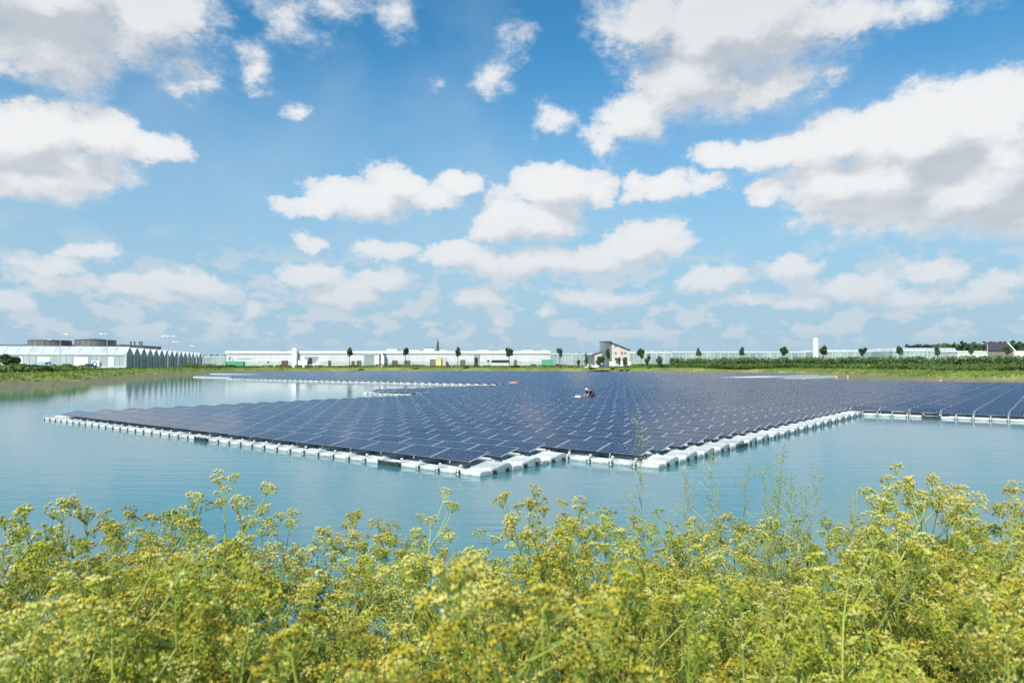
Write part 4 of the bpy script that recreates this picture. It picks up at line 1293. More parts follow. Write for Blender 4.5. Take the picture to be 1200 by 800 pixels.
def worker():
    p = Vector((pix(694, 60.5), 60.5, 0))
    # he kneels on the walkway between two rows, bent forward over the panels (facing left)
    lz = .34
    o = empty('person', (p.x, p.y, lz), R(200)); tag(o, 'person in dark clothes and a white cap kneeling bent over on the solar panels', 'person')
    def skin(name, pts, edges, rad, mat, parent):
        me = bpy.data.meshes.new(name); me.from_pydata(pts, edges, []); ob = bpy.data.objects.new(name, me); COL.objects.link(ob)
        md = ob.modifiers.new('s', 'SKIN'); ob.modifiers.new('sub', 'SUBSURF').levels = 2
        ob.modifiers['sub'].render_levels = 2
        for v, r in zip(me.skin_vertices[0].data, rad): v.radius = r
        me.skin_vertices[0].data[0].use_root = True
        me.materials.append(mat); ob.parent = parent
        return ob
    m_skin = M('skin', (.42, .24, .17), (.50, .30, .21), 6, .6)
    m_cloth = M('dark_work_clothes', (.022, .018, .020), (.05, .04, .042), 6, .8)
    m_hiv = M('rust_brown_trousers', (.07, .03, .025), (.11, .05, .04), 6, .8)
    m_cap = M('white_cap', (.72, .72, .72), (.8, .8, .8), 6, .7)
    pts = [(0, 0, .42), (.16, 0, .58), (.36, 0, .68), (.44, 0, .74), (.55, 0, .78),                       # pelvis, waist, chest, neck, head
           (.02, .11, .38), (.34, .16, .18), (-.06, .17, .06), (-.02, -.11, .38), (.30, -.18, .20), (-.08, -.17, .06),     # legs folded
           (.36, .20, .62), (.50, .27, .40), (.68, .24, .22), (.36, -.20, .62), (.54, -.25, .40), (.72, -.18, .20),       # arms
           (.10, .18, .03), (.08, -.18, .03), (.76, .23, .20), (.80, -.16, .19)]
    edges = [(0, 1), (1, 2), (2, 3), (3, 4), (0, 5), (5, 6), (6, 7), (7, 17), (0, 8), (8, 9), (9, 10), (10, 18), (2, 11), (11, 12), (12, 13), (13, 19), (2, 14), (14, 15), (15, 16), (16, 20)]
    rr = [.16, .15, .17, .065, .10, .10, .085, .055, .10, .085, .055, .07, .05, .036, .07, .05, .036, .04, .04, .03, .03]
    body = skin('body', pts, edges, [(r, r) for r in rr], m_skin, o)
    jk = skin('jacket', [(-.01, 0, .43), (.16, 0, .59), (.34, 0, .68), (.35, .19, .63), (.49, .265, .42), (.35, -.19, .63), (.53, -.245, .42)],
              [(0, 1), (1, 2), (2, 3), (3, 4), (2, 5), (5, 6)], [(.18, .19), (.17, .18), (.185, .19), (.095, .095), (.065, .065), (.095, .095), (.065, .065)], m_cloth, body)
    skin('trousers', [(0, 0, .40), (.02, .11, .37), (.34, .16, .19), (-.05, .17, .075), (.02, -.11, .37), (.30, -.18, .21), (-.07, -.17, .075)],
         [(0, 1), (1, 2), (2, 3), (0, 4), (4, 5), (5, 6)], [(.19, .18), (.115, .115), (.10, .10), (.065, .065), (.115, .115), (.10, .10), (.065, .065)], m_hiv, body)
    mb = MB()
    n = 14
    for j in range(5):
        pass
    V = []; F = []
    for a in range(6):
        ph = math.pi / 2 * a / 5
        for b in range(n):
            th = 2 * math.pi * b / n
            V.append((.56 + .125 * math.cos(ph) * math.cos(th), .115 * math.cos(ph) * math.sin(th), .80 + .12 * math.sin(ph)))
    F = [(a * n + b, a * n + (b + 1) % n, (a + 1) * n + (b + 1) % n, (a + 1) * n + b) for a in range(5) for b in range(n)]
    mb.add(V, F); mb.add([(.64, -.07, .80), (.64, .07, .80), (.75, .05, .775), (.75, -.05, .775)], [(0, 1, 2, 3)])
    mb.build('cap', m_cap, body, smooth=True)
    # sack beside
    rng = np.random.default_rng(2); V = []; n, m_ = 16, 7
    for a in range(m_ + 1):
        ph = math.pi * a / m_ - math.pi / 2
        for b in range(n):
            th = 2 * math.pi * b / n; k = 1 + .10 * rng.normal()
            V.append((.30 * math.cos(ph) * math.cos(th) * k, .2 * math.cos(ph) * math.sin(th) * k, .11 + .11 * math.sin(ph) * k))
    F = [(a * n + b, a * n + (b + 1) % n, (a + 1) * n + (b + 1) % n, (a + 1) * n + b) for a in range(m_) for b in range(n)]
    s = link('sack', bulk('sack', V, F, m_bag, smooth=True), None, (pix(677.5, 60), 60, .40)); tag(s, 'crumpled pale white sack lying on the panels left of the kneeling person', 'sack')
    V = []
    for a in range(m_ + 1):
        ph = math.pi * a / m_ - math.pi / 2
        for b in range(n):
            th = 2 * math.pi * b / n; k = 1 + .08 * rng.normal()
            V.append((.66 * (abs(math.cos(ph)) ** .6) * math.cos(th) * k, .3 * math.cos(ph) * math.sin(th) * k, .17 + .17 * math.sin(ph)))
    s = link('bundle', bulk('bundle', V, F, m_salmon, smooth=True), None, (pix(602, 102), 102, .42)); tag(s, 'low salmon orange bundle lying far out among the blue panels', 'bundle')


def markers():
    def m_(px, d, h, z, label, flag=False):
        o = empty('orange_marker', (pix(px, d), d, z)); tag(o, label, 'marker', 'orange markers at the water edge')
        mb = MB(); mb.tube([(0, 0, 0), (0, 0, .12), (0, 0, h * .6)], [.24, .2, .08], 12); mb.build('cone', m_orange, o)
        mb = MB(); mb.tube([(0, 0, h * .35), (0, 0, h * .5)], [.16, .12], 12); mb.build('white_band', m_lamp, o)
        mb = MB(); mb.tube([(0, 0, h * .6), (0, 0, h)], .05, 6); mb.build('stick', m_orange, o)
    m_(980, 172, .8, 0, 'orange marker cone at the far water edge, left one of the close pair')
    m_(993, 166, 1.0, .05, 'tall orange marker cone at the far water edge, right one of the close pair')
    m_(941, 150, .6, .0, 'small orange marker at the corner where the white float strip ends')
    m_(1101.5, 126, .5, .25, 'small orange marker alone at the bank behind the right hand panels')

# ------------------------------------------------------------------ foreground plants
m_stem = M('umbel_stems', (.24, .34, .04), (.54, .60, .12), 5, .6, transl=.10, rand=.35)
m_bloom = M('umbel_heads', (.24, .20, .018), (.74, .61, .05), 22, .7, transl=.16, rand=.22, detail=3, ramp=(.30, .50), c3=(.88, .80, .27))
m_bloomg = M('green_heads', (.26, .34, .03), (.66, .65, .06), 22, .7, transl=.16, rand=.25, detail=3, ramp=(.3, .55), c3=(.82, .82, .30))
m_fern = M('umbel_leaves', (.030, .070, .010), (.13, .22, .025), 9, .6, transl=.25, rand=.3)
m_straw = M('grass_panicle', (.42, .46, .22), (.62, .64, .38), 9, .7, transl=.3, rand=.2)


class Sprays:
    """numpy collector of many small 3-sided spindles"""
    def __init__(s): s.V, s.F, s.n = [], [], 0
    def spindle(s, p, d, ln, w):
        d = d / (np.linalg.norm(d) + 1e-9)
        a = np.cross(d, (0.3, .5, .81)); a /= np.linalg.norm(a) + 1e-9; b = np.cross(d, a)
        m = p + d * ln * .55
        s.V += [p, m + a * w, m - a * w * .5 + b * w * .87, m - a * w * .5 - b * w * .87, p + d * ln]
        k = s.n
        s.F += [(k, k + 1, k + 2), (k, k + 2, k + 3), (k, k + 3, k + 1), (k + 4, k + 2, k + 1), (k + 4, k + 3, k + 2), (k + 4, k + 1, k + 3)]
        s.n += 5
    def quad(s, p, d, side, ln, w):
        k = s.n
        s.V += [p, p + d * ln * .5 + side * w, p + d * ln, p + d * ln * .5 - side * w]
        s.F += [(k, k + 1, k + 2), (k, k + 2, k + 3)]
        s.n += 4
    def ray(s, p, q, w):
        d = q - p; d = d / (np.linalg.norm(d) + 1e-9)
        a = np.cross(d, (.3, .5, .81)); a /= np.linalg.norm(a) + 1e-9; b = np.cross(d, a)
        k = s.n
        for c in (p, q):
            s.V += [c + a * w, c - a * w * .5 + b * w * .87, c - a * w * .5 - b * w * .87]
        for j in range(3): s.F += [(k + j, k + (j + 1) % 3, k + 3 + (j + 1) % 3), (k + j, k + 3 + (j + 1) % 3, k + 3 + j)]
        s.n += 6


def unit_(v): return v / (np.linalg.norm(v) + 1e-9)


def umbel_plant(seed, mat_bloom, name='umbel_plant', rich=1.0):
    rng = np.random.default_rng(seed)
    root = empty(name)
    stem, bloom, leaf = Sprays(), Sprays(), Sprays()

    def head(p, d, size):
        """flat-topped cluster: rays that end in tufts of upright florets"""
        n = rng.integers(8, 13)
        t1 = unit_(np.cross(d, (.2, .9, .3))); t2 = np.cross(d, t1)
        for i in range(n):
            a = i * 2.4 + rng.uniform(-.3, .3); r = math.sqrt((i + .5) / n)
            dd = unit_(d + (t1 * math.cos(a) + t2 * math.sin(a)) * r * 1.05)
            q = p + dd * size * rng.uniform(.8, 1.1)
            stem.ray(p, q, .0008)
            m = rng.integers(7, 11)
            for j in range(m):
                f = unit_(dd * .9 + rng.normal(size=3) * .50 + np.array([0, 0, .25]))
                bloom.spindle(q + f * .001, f, rng.uniform(.008, .0135), rng.uniform(.0010, .0018))

    def branch(p, d, ln, w, depth):
        n = 4
        pts = [p]; dd = d.copy()
        for i in range(n):
            dd = unit_(dd + np.array([0, 0, .16]) + rng.normal(size=3) * .06)
            pts.append(pts[-1] + dd * ln / n)
        for i in range(n): stem.ray(pts[i], pts[i + 1], w * (1 - .14 * i))
        if depth == 0:
            head(pts[-1], dd, rng.uniform(.022, .040)); return
        head(pts[-1], dd, rng.uniform(.028, .044))
        k = rng.integers(2, 5)
        for i in range(k):
            t = rng.integers(2, n + 1); a = rng.uniform(0, 6.28)
            side = unit_(np.cross(dd, (math.cos(a), math.sin(a), .3)))
            branch(pts[t], unit_(dd * .8 + side * .75), ln * rng.uniform(.35, .6), w * .65, depth - 1)

    H = 1.3
    lean = rng.normal(size=2) * .06
    pts = []
    for i in range(9):
        t = i / 8
        pts.append(np.array([lean[0] * t * t * H + .012 * rng.normal(), lean[1] * t * t * H + .012 * rng.normal(), t * H * .9]))
    for i in range(8): stem.ray(pts[i], pts[i + 1], .0052 * (1 - .08 * i))
    branch(pts[-1], np.array([0, 0, 1.]), .12, .0026, 1)
    nb = int(11 * rich)
    for i in range(nb):
        t = .22 + .74 * (i + rng.uniform(0, .8)) / nb
        j = min(7, int(t * 8)); p = pts[j] + (pts[j + 1] - pts[j]) * (t * 8 - j)
        a = i * 2.4 + rng.uniform(-.5, .5)
        d = unit_(np.array([math.cos(a), math.sin(a), rng.uniform(.6, 1.4)]))
        branch(p, d, rng.uniform(.20, .38) * (1.15 - .4 * t), .0030, 2 if t < .8 else 1)
        # a feathery leaf at the node
        ln = rng.uniform(.09, .22) * (1.2 - .6 * t)
        dl = unit_(np.array([math.cos(a + .4), math.sin(a + .4), rng.uniform(-.1, .5)]))
        side = unit_(np.cross(dl, (0, 0, 1)))
        q = p + dl * ln
        stem.ray(p, q, .0012)
        for k in range(9):
            b = p + dl * ln * (.25 + .75 * k / 9)
            for s in (-1, 1):
                sd = unit_(side * s + dl * .7 + rng.normal(size=3) * .15); l2 = ln * .30 * (1.1 - k / 12)
                for m in range(3):
                    leaf.quad(b + sd * l2 * m * .3, unit_(sd + dl * rng.uniform(-.5, .7)), unit_(np.cross(sd, rng.normal(size=3))), l2 * .5, l2 * .11)
    # basal leaves
    for i in range(10):
        a = rng.uniform(0, 6.28); p = np.array([0, 0, rng.uniform(.02, .5)]); dl = unit_(np.array([math.cos(a), math.sin(a), rng.uniform(.3, 1.2)])); ln = rng.uniform(.15, .34)
        stem.ray(p, p + dl * ln, .002); side = unit_(np.cross(dl, (0, 0, 1)))
        for k in range(8):
            b = p + dl * ln * (.3 + .7 * k / 8)
            for s in (-1, 1):
                sd = unit_(side * s + dl * .6 + rng.normal(size=3) * .2)
                leaf.quad(b, sd, unit_(np.cross(sd, rng.normal(size=3))), ln * .28, ln * .06)
    link('stem', bulk('stem', stem.V, stem.F, m_stem), root)
    link('blossom', bulk('blossom', bloom.V, bloom.F, mat_bloom), root)
    link('foliage', bulk('foliage', leaf.V, leaf.F, m_fern), root)
    return root, max(v[2] for v in bloom.V)


def panicle(seed):
    rng = np.random.default_rng(seed)
    root = empty('tall_grass_stalk'); st, sp = Sprays(), Sprays()
    p = np.array([0, 0, 0.]); d = np.array([rng.normal() * .04, rng.normal() * .04, 1.]); pts = [p]
    for i in range(12):
        d = unit_(d + np.array([rng.normal() * .02 + .012, rng.normal() * .02, 0])); pts.append(pts[-1] + d * .14)
    for i in range(12): st.ray(pts[i], pts[i + 1], .0030 * (1 - .06 * i))
    for i in range(44):
        t = 6.0 + 5.9 * i / 44; j = int(t); b = pts[j] + (pts[j + 1] - pts[j]) * (t - j)
        a = rng.uniform(0, 6.28); L_ = .20 * (1.1 - (t - 6) / 7) * rng.uniform(.5, 1.1)
        dd = unit_(np.array([math.cos(a), math.sin(a), rng.uniform(.5, 1.5)])); q = b + dd * L_
        q[2] -= L_ * .12
        st.ray(b, q, .0009)
        for k in range(9):
            c = b + (q - b) * rng.uniform(.3, 1.0) + rng.normal(size=3) * .008
            sp.spindle(c, unit_(dd + rng.normal(size=3) * .5), rng.uniform(.007, .013), .0021)
    for i in range(4):
        b = pts[1 + i]; a = rng.uniform(0, 6.28); o = np.array([math.cos(a), math.sin(a), 0])
        prev = b
        for k in range(6):
            nx = prev + unit_(o * (.3 + .22 * k) + np.array([0, 0, 1.2 - .35 * k])) * .08
            st.quad(prev, nx - prev, unit_(np.cross(o, (0, 0, 1))), 1.0, .004)
            prev = nx
    link('stem', bulk('stem', st.V, st.F, m_stem), root)
    link('seed_head', bulk('seed_head', sp.V, sp.F, m_straw), root)
    return root


def top_profile(px):
    """height (photo rows) that the dense plants reach"""
    return float(np.interp(px, [-200, 0, 90, 170, 240, 320, 400, 450, 520, 600, 680, 760, 830, 900, 950, 1000, 1060, 1120, 1200, 1400],
                           [630, 622, 630, 625, 615, 632, 655, 655, 645, 638, 635, 630, 630, 645, 652, 625, 598, 598, 612, 600]))


def near_ground(x, y):
    d = shore_dist(x, y)
    return -.2 if in_pond(x, y) else ground_h(d)


def zone_label(px, d, green):
    col = 'lime green' if green else 'ochre and yellow'
    row = 'front' if d < 2.0 else ('middle' if d < 3.3 else 'waterside')
    side = ('far left', 'left', 'centre left', 'centre', 'centre right', 'right', 'far right')[max(0, min(6, int((px + 60) / 190)))]
    return f'{col} umbel plant in the {row} rows of the dense weeds, {side}'


def foreground():
    rnd = random.Random(11)
    protos = []; HT = {}; GREEN = set()
    for s in range(9):
        r, n = umbel_plant(100 + s, m_bloomg if s % 3 == 2 else m_bloom, rich=.8 + .12 * (s % 3))
        protos.append(r); HT[r.name] = n
        if s % 3 == 2: GREEN.add(r.name)
    usedp = set()
    spots = []
    # emergent plants that stand clear of the mass, as the photo shows: (column, row of the tip, distance)
    for px, py, d in ((134, 572, 2.6), (226, 558, 2.5), (298, 585, 2.7), (172, 600, 3.0), (60, 595, 2.4), (8, 578, 2.2), (395, 592, 3.6), (425, 612, 3.3),
                      (548, 588, 2.7), (620, 562, 3.0), (640, 572, 2.6), (590, 600, 3.1), (690, 595, 3.1), (722, 585, 2.8), (762, 590, 3.2), (818, 596, 3.4), (872, 600, 3.0), (905, 592, 3.3),
                      (1030, 543, 2.7), (1118, 560, 2.9), (1075, 575, 2.4), (1165, 575, 2.6), (1190, 590, 2.5), (1000, 600, 3.0), (1140, 560, 3.2), (1057, 560, 3.0),
                      (340, 612, 3.4), (372, 618, 3.1), (452, 605, 3.6), (478, 622, 3.2), (508, 610, 3.4), (655, 590, 3.5), (800, 610, 3.0), (845, 615, 3.5), (940, 618, 3.3), (966, 606, 3.5), (105, 600, 2.9), (196, 590, 3.3), (262, 592, 3.2), (745, 606, 3.4)):
        spots.append((px, py, d, 1))
    n = 188
    for i in range(n):
        t = (i + .5) / n
        d = 1.0 + 3.7 * t ** .85
        px = rnd.uniform(-110, 1310)
        py = top_profile(px) - 2 + rnd.gauss(0, 20) + (rnd.random() ** 2) * 110 + (30 if d < 1.5 else 0)
        if 330 < px < 570 and d > 2.6 and rnd.random() < .4: continue
        if 880 < px < 990 and d > 2.8 and rnd.random() < .35: continue
        spots.append((px, py, d, 0))
    emx = sorted(s[0] for s in spots if s[3])
    for i in range(44):
        d = 1.4 + 3.0 * rnd.random(); s_ = -1 if i % 2 else 1
        spots.append((600 + s_ * rnd.uniform(715, 1080), 620 + rnd.gauss(0, 25), d, 0))
    lone = ['slender yellow-green umbel plant standing clear above the others against the water',
            'ochre tipped umbel plant among the dense yellow-green weeds on the near bank']
    for i, (px, py, d, em) in enumerate(spots):
        x = pix(px, d); g = near_ground(x, d); top = hz(py, d)
        H = top - g
        pr = protos[rnd.randrange(len(protos))] if em == 0 else protos[i % len(protos)]
        sc = min(1.6, H / HT[pr.name])
        if sc < .3: continue
        o = pr if pr.name not in usedp else copy_tree(pr)
        usedp.add(pr.name)
        o.location = (x, d, top - 1.3 * sc if top - 1.3 * sc > g - .25 else g); 
        o.location.z = g
        o.scale = (min(sc, 1.15), min(sc, 1.15), sc)
        o.rotation_euler = (rnd.uniform(-.07, .07), rnd.uniform(-.07, .07), rnd.uniform(0, 6.28))
        tag(o, f'slender umbel plant rising clear of the weeds, {nth(1 + emx.index(px))} such from the left' if em else zone_label(px, d, pr.name in GREEN), 'wild plant', 'yellow umbel plants on the near bank')
    for pr in protos:
        if pr.name not in usedp:
            for c in list(pr.children): bpy.data.objects.remove(c)
            bpy.data.objects.remove(pr)
    gp = [panicle(300 + s) for s in range(4)]
    ug = set()
    GS = ((880, 530, 2.9), (893, 552, 3.0), (800, 545, 3.0), (812, 560, 3.2), (862, 560, 3.1), (845, 570, 2.8), (790, 575, 3.3), (775, 500, 3.2),
                                     (905, 580, 3.2), (838, 545, 3.1), (826, 580, 3.0), (900, 560, 2.8), (870, 575, 3.3), (965, 590, 3.0), (985, 596, 2.8), (930, 570, 3.4), (700, 600, 3.0), (500, 620, 3.2), (1180, 600, 3.2))
    gx = sorted(s[0] for s in GS)
    for i, (px, py, d) in enumerate(GS):
        pr = gp[i % 4]; o = pr if pr.name not in ug else copy_tree(pr); ug.add(pr.name)
        x = pix(px, d); g = near_ground(x, d); sc = (hz(py, d) - g) / 1.62
        o.location = (x, d, g); o.scale = (min(1.0, sc), min(1.0, sc), sc); o.rotation_euler = (0, rnd.uniform(-.03, .06), rnd.uniform(-.5, .5))
        tag(o, f'thin airy grass stalk with tiny pale seeds, {nth(1 + gx.index(px))} from the left', 'grass stalk', 'airy grass stalks on the near bank')
    # other weeds mixed in: broad leaved docks and arching grass tufts
    def dock(seed):
        q = np.random.default_rng(seed); root = empty('broad_leaved_weed'); lf = Sprays(); st = Sprays()
        for i in range(11):
            a = i * 2.4 + q.uniform(-.4, .4); el = q.uniform(.3, 1.1); L_ = q.uniform(.12, .22); w_ = L_ * q.uniform(.16, .24)
            o = np.array([math.cos(a), math.sin(a), 0]); sd = np.array([-math.sin(a), math.cos(a), 0]); p = np.array([0, 0, q.uniform(.3, .95)])
            st.ray(np.array([0, 0, p[2] - .12]), p, .003)
            prev = None
            for k in range(8):
                t = k / 7; c = p + o * L_ * t * math.cos(el * (1 - .5 * t)) + np.array([0, 0, L_ * t * math.sin(el) * (1 - .8 * t)])
                hw = w_ * math.sin(math.pi * (t * .92 + .06)) ** .8 * (1 + .15 * math.sin(t * 20)); up_ = np.array([0, 0, hw * .35])
                row = [c - sd * hw + up_, c, c + sd * hw + up_]
                lf.V += row; kk = lf.n; lf.n += 3
                if prev is not None:
                    for j in (0, 1): lf.F += [(prev + j, prev + j + 1, kk + j + 1), (prev + j, kk + j + 1, kk + j)]
                prev = kk
        st.ray(np.array([0, 0, 0.]), np.array([0, 0, 1.0]), .005)
        link('stem', bulk('stem', st.V, st.F, m_stem), root); link('foliage', bulk('foliage', lf.V, lf.F, m_broad, smooth=True), root)
        return root
    def tuft(seed):
        q = np.random.default_rng(seed); root = empty('grass_tuft'); lf = Sprays()
        for i in range(34):
            a = q.uniform(0, 6.28); o = np.array([math.cos(a), math.sin(a), 0]); sd = np.array([-math.sin(a), math.cos(a), 0]); L_ = q.uniform(.6, 1.2); bend = q.uniform(.15, .75)
            p = o * q.uniform(0, .05); prev = None
            for k in range(9):
                t = k / 8; c = p + o * L_ * bend * t * t + np.array([0, 0, L_ * (t - bend * .55 * t ** 3)])
                hw = .0034 * (1 - t) ** .6 + .0004
                lf.V += [c - sd * hw, c + sd * hw]; kk = lf.n; lf.n += 2
                if prev is not None: lf.F += [(prev, prev + 1, kk + 1), (prev, kk + 1, kk)]
                prev = kk
        link('foliage', bulk('foliage', lf.V, lf.F, m_blade), root)
        return root
    m_broad = M('broad_leaves', (.05, .11, .015), (.16, .27, .04), 6, .45, transl=.3, rand=.3)
    m_blade = M('grass_blades', (.20, .30, .05), (.48, .50, .16), 4, .5, transl=.3, rand=.5)
    D_ = [dock(500 + i) for i in range(3)]; G_ = [tuft(600 + i) for i in range(3)]; ud = set()
    for i in range(26):
        pr = D_[i % 3]; px = 30 + 1140 * ((i * .618 + .1) % 1); d = 2.7 + 1.8 * ((i * .37) % 1)
        o = pr if pr.name not in ud else copy_tree(pr); ud.add(pr.name)
        g = near_ground(pix(px, d), d); o.location = (pix(px, d), d, g)
        o.scale = (1, 1, max(.4, (hz(top_profile(px) + 45 + 70 * ((i * .77) % 1), d) - g) / 1.1)); o.rotation_euler.z = i * 1.3
        tag(o, zone_label(px, d, True).replace('lime green umbel plant', 'broad leaved dark green weed'), 'weed', 'broad leaved weeds on the near bank')
    for i in range(44):
        pr = G_[i % 3]; px = -20 + 1240 * ((i * .618 + .4) % 1); d = 1.2 + 3.6 * ((i * .43) % 1)
        o = pr if pr.name not in ud else copy_tree(pr); ud.add(pr.name)
        g = near_ground(pix(px, d), d); o.location = (pix(px, d), d, g)
        k = max(.4, min(1.35, (hz(top_profile(px) - 20 + 90 * ((i * .77) % 1), d) - g) / 1.0)); o.scale = (k, k, k); o.rotation_euler.z = i * 1.7
        tag(o, zone_label(px, d, True).replace('lime green umbel plant', 'tuft of long arching grass blades'), 'grass tuft', 'grass tufts on the near bank')
    # leafy undergrowth between the stems
    rng = np.random.default_rng(9)
    n = 80000
    d = .6 + 4.9 * rng.uniform(0, 1, n) ** .8
    x = rng.uniform(-1.3, 1.3, n) * d
    g = np.array([ground_h(max(0, 6.45 - q)) for q in d])
    lump = np.array([mnoise.noise(Vector((a * 2.2, b * 2.2, 0))) for a, b in zip(x, d)])
    z = g + rng.uniform(0, 1, n) ** 1.3 * (.62 + .45 * lump)
    me = leaf_mesh('undergrowth', np.c_[x, d, z], .045, m_fern, rng, .35, up=.4)
    tag(link('undergrowth', me), 'dense green leafy undergrowth between the stems on the near bank', 'undergrowth', kind='stuff')


# ------------------------------------------------------------------ assemble
random.seed(1)
build_ground()
build_water()
build_array()
build_bank()
left_greenhouse()
left_back()
pole(70.4, 236, 392, (1,), 'tall lamp post with one arm to the right, before the left round tank')
pole(125.3, 236, 391.5, (-1,), 'tall lamp post with one arm to the left, before the conical tank')
pole(197, 262, 394.3, (-1, 1), 'tall lamp post with two arms beside the greenhouse gables')
pole(209, 300, 400.8, (-1,), 'shorter lamp post before the farther greenhouse gables')
pole(230.5, 300, 400.5, (), 'bare pale mast at the far end of the greenhouse gables')
pole(220.5, 330, 405.5, (1,), 'short lamp post low before the last greenhouse gables')
venlo(238, 264, 420, 417.0, 418.5, 'far grey greenhouse in the gap left of the white warehouse', nb=6)
white_building()
venlo(645, 706, 390, 413.5, 415.0, 'pale greenhouse with bright posts between the warehouse and the house', posts=1.3)
venlo(734, 787, 385, 411.0, 414.0, 'pale greenhouse with bright posts directly right of the cream house', posts=1.3)
venlo(787.5, 952, 400, 411.3, 413.2, 'long pale greenhouse behind the hedge, left of the white silo')
venlo(958, 1046, 385, 409.5, 412.4, 'pale greenhouse behind the hedge, just right of the white silo', depth=25)
venlo(1046.5, 1122, 350, 407.4, 411.4, 'nearer pale greenhouse with sloping end, before the distant wood', slope_end=True, nb=15, depth=22)
house(); barn(); silo()
# distant wood at the right
rng = np.random.default_rng(77)
path = [(pix(1010, 760), 760, 2), (pix(1070, 740), 740, 2), (pix(1130, 700), 700, 2), (pix(1230, 690), 690, 2), (pix(1500, 720), 720, 2)]
ptsw = []
for (a, b, zt) in ((0, 1, 15), (1, 2, 22), (2, 4, 24)):
    P_ = band_points(path[a:b + 1], 9000 if b < 4 else 20000, rng, 40, 0, zt, .35, 1.0); ptsw.append(P_)
tag(link('woods', leaf_mesh('woods', np.concatenate(ptsw), 4.2, m_wood, rng)), 'distant dark green wood on the horizon at the right', 'woods', kind='stuff')
rng = np.random.default_rng(78)
P_ = band_points([(-900, 1150, 2), (0, 1100, 2), (600, 1100, 2)], 6000, rng, 40, 0, 19, .45, .8)
tag(link('treeline', leaf_mesh('treeline', P_, 5.0, m_wood, rng)), 'thin far dark treeline hardly showing above the warehouse roofs', 'treeline', kind='stuff')
# hedges at the right
hp = [(pix(786, 300), 300, 2), (pix(900, 278), 278, 2), (pix(1000, 256), 256, 2), (pix(1100, 238), 238, 2), (pix(1200, 220), 220, 2), (215, 196, 2)]
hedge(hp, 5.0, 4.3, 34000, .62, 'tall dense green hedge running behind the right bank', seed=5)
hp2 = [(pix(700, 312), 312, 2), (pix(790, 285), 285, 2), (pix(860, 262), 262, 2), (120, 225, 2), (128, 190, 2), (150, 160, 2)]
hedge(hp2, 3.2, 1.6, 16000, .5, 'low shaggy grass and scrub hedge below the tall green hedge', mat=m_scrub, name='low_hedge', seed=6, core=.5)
# trees
T = [(409.5, 300, 406, 418.5, 7.5, 'slim young tree in front of the warehouse, left of the roller door'), (475.2, 300, 405, 418.5, 7.5, 'slim young tree before the warehouse between the two rooftop boxes'),
     (536.5, 300, 404.5, 418.5, 7.5, 'two tiered young tree before the warehouse right of the yellow container'), (597, 300, 405.5, 418, 10, 'wide crowned young tree before the warehouse above the long dark bay'),
     (656, 300, 405.5, 419, 7, 'slim young tree right of the warehouse end'), (751.3, 292, 408, 420, 8, 'young tree with dark crown right of the cream house'),
     (818.8, 305, 406.5, 418, 6.5, 'young tree behind the left end of the tall hedge'), (868.4, 300, 406.5, 418, 7, 'young tree behind the hedge, second from its left end'),
     (918.5, 295, 405, 417.5, 8.5, 'young tree behind the hedge left of the white silo'), (964.5, 288, 404, 417.5, 8.5, 'young tree immediately right of the white silo'),
     (1011, 285, 404.8, 417, 7.5, 'young tree behind the hedge, second right of the silo'), (1054.6, 280, 404.5, 417, 6.5, 'young tree before the nearer pale greenhouse'),
     (1098.5, 270, 405.5, 416.5, 7.5, 'young tree before the right end of the nearer pale greenhouse'), (1138.5, 255, 406, 415.5, 6, 'small dark tree before the low white hall'),
     (1180.5, 245, 404, 415, 8, 'dark tree standing in front of the barn')]
for i, (px, d, yt, yb, wpx, lab) in enumerate(T):
    tree(pix(px, d), d, 2.0, hz(yt, d), wpx / F_PX * d * 1.15, hz(yb, d), lab, seed=i, n=1500)
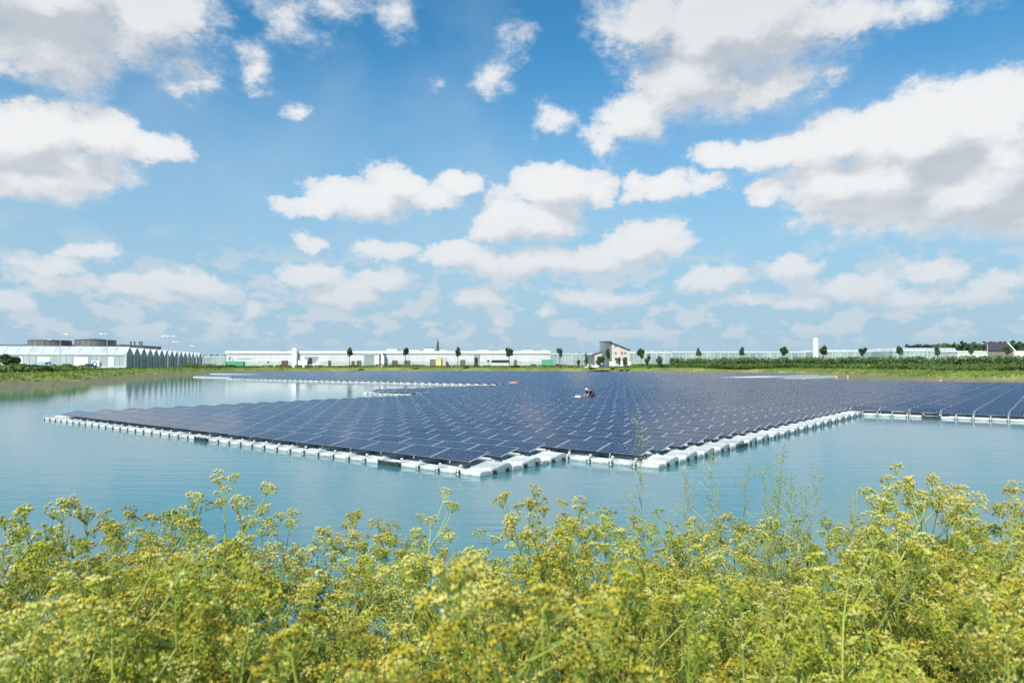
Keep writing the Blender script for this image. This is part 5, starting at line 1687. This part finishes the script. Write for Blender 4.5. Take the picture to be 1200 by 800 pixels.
tree(pix(513, 385), 385, 2, hz(397.8, 385), 6.6 / F_PX * 385, 5, 'tall conical dark tree rising behind the warehouse roof', seed=40, conical=True, name='conical_tree', group=None, n=1500)
tree(pix(12, 225), 225, 2.0, hz(411.5, 225), 21 / F_PX * 225, 2.8, 'broad bushy round tree at the left edge before the greenhouse', seed=41, name='bushy_tree', group=None, n=2200)
tree(pix(-3, 228), 228, 2.0, hz(417, 228), 12 / F_PX * 225, 2.6, 'small bush cut by the left edge, beside the bushy tree', seed=47, name='bushy_tree', group=None, n=900)
tree(pix(712, 285), 285, 2.0, hz(405.6, 285), 8 / F_PX * 285, 4.0, 'slender dark tree in front of the grey glass front of the house', seed=42, n=1100)
for i, (px, w_, yt, lab) in enumerate(((687.5, 7, 413, 'dark rounded bush left of the grey shed'), (704, 14, 416.6, 'wide pale green bush before the low wing of the house'), (725, 6.5, 417.5, 'green bush under the windows of the cream house'),
                                     (732.5, 7.5, 417.2, 'rounder green bush at the right corner of the cream house'), (759, 8.5, 414.5, 'pale green bush directly right of the dark young tree'),
                                     (773, 8.5, 416, 'small pale round bush before the posts of the greenhouse'), (678, 4, 420, 'tiny bush between the slim tree and the house'))):
    tree(pix(px, 283), 283, 2.0, hz(yt, 283), w_ / F_PX * 283, 2.3, lab, cat='bush', group='bushes round the cream house', seed=60 + i, name='bush', n=700)
vehicle(27, 205, 4.4, 1.5, m_carwhite, 'car', 'white car parked at the far left before the greenhouse', .1)
vehicle(20, 214, 4.3, 1.45, m_cardark, 'car', 'dark car parked behind the white one at the far left', .05)
vehicle(53, 240, 5.2, 2.3, m_carblue, 'van', 'pale blue van parked before the left greenhouse wall')
vehicle(80, 232, 4.5, 1.5, m_cardark, 'car', 'dark car parked right of the pale blue van')
vehicle(106, 238, 4.4, 1.5, m_cardark, 'car', 'dark car parked beside the ring sign on the greenhouse')
vehicle(626, 318, 4.4, 1.5, m_carwhite, 'car', 'white car parked just left of the right green container')
vehicle(654, 318, 4.4, 1.5, m_cardark, 'car', 'dark car parked right of the right green container')
worker()
markers()
foreground()
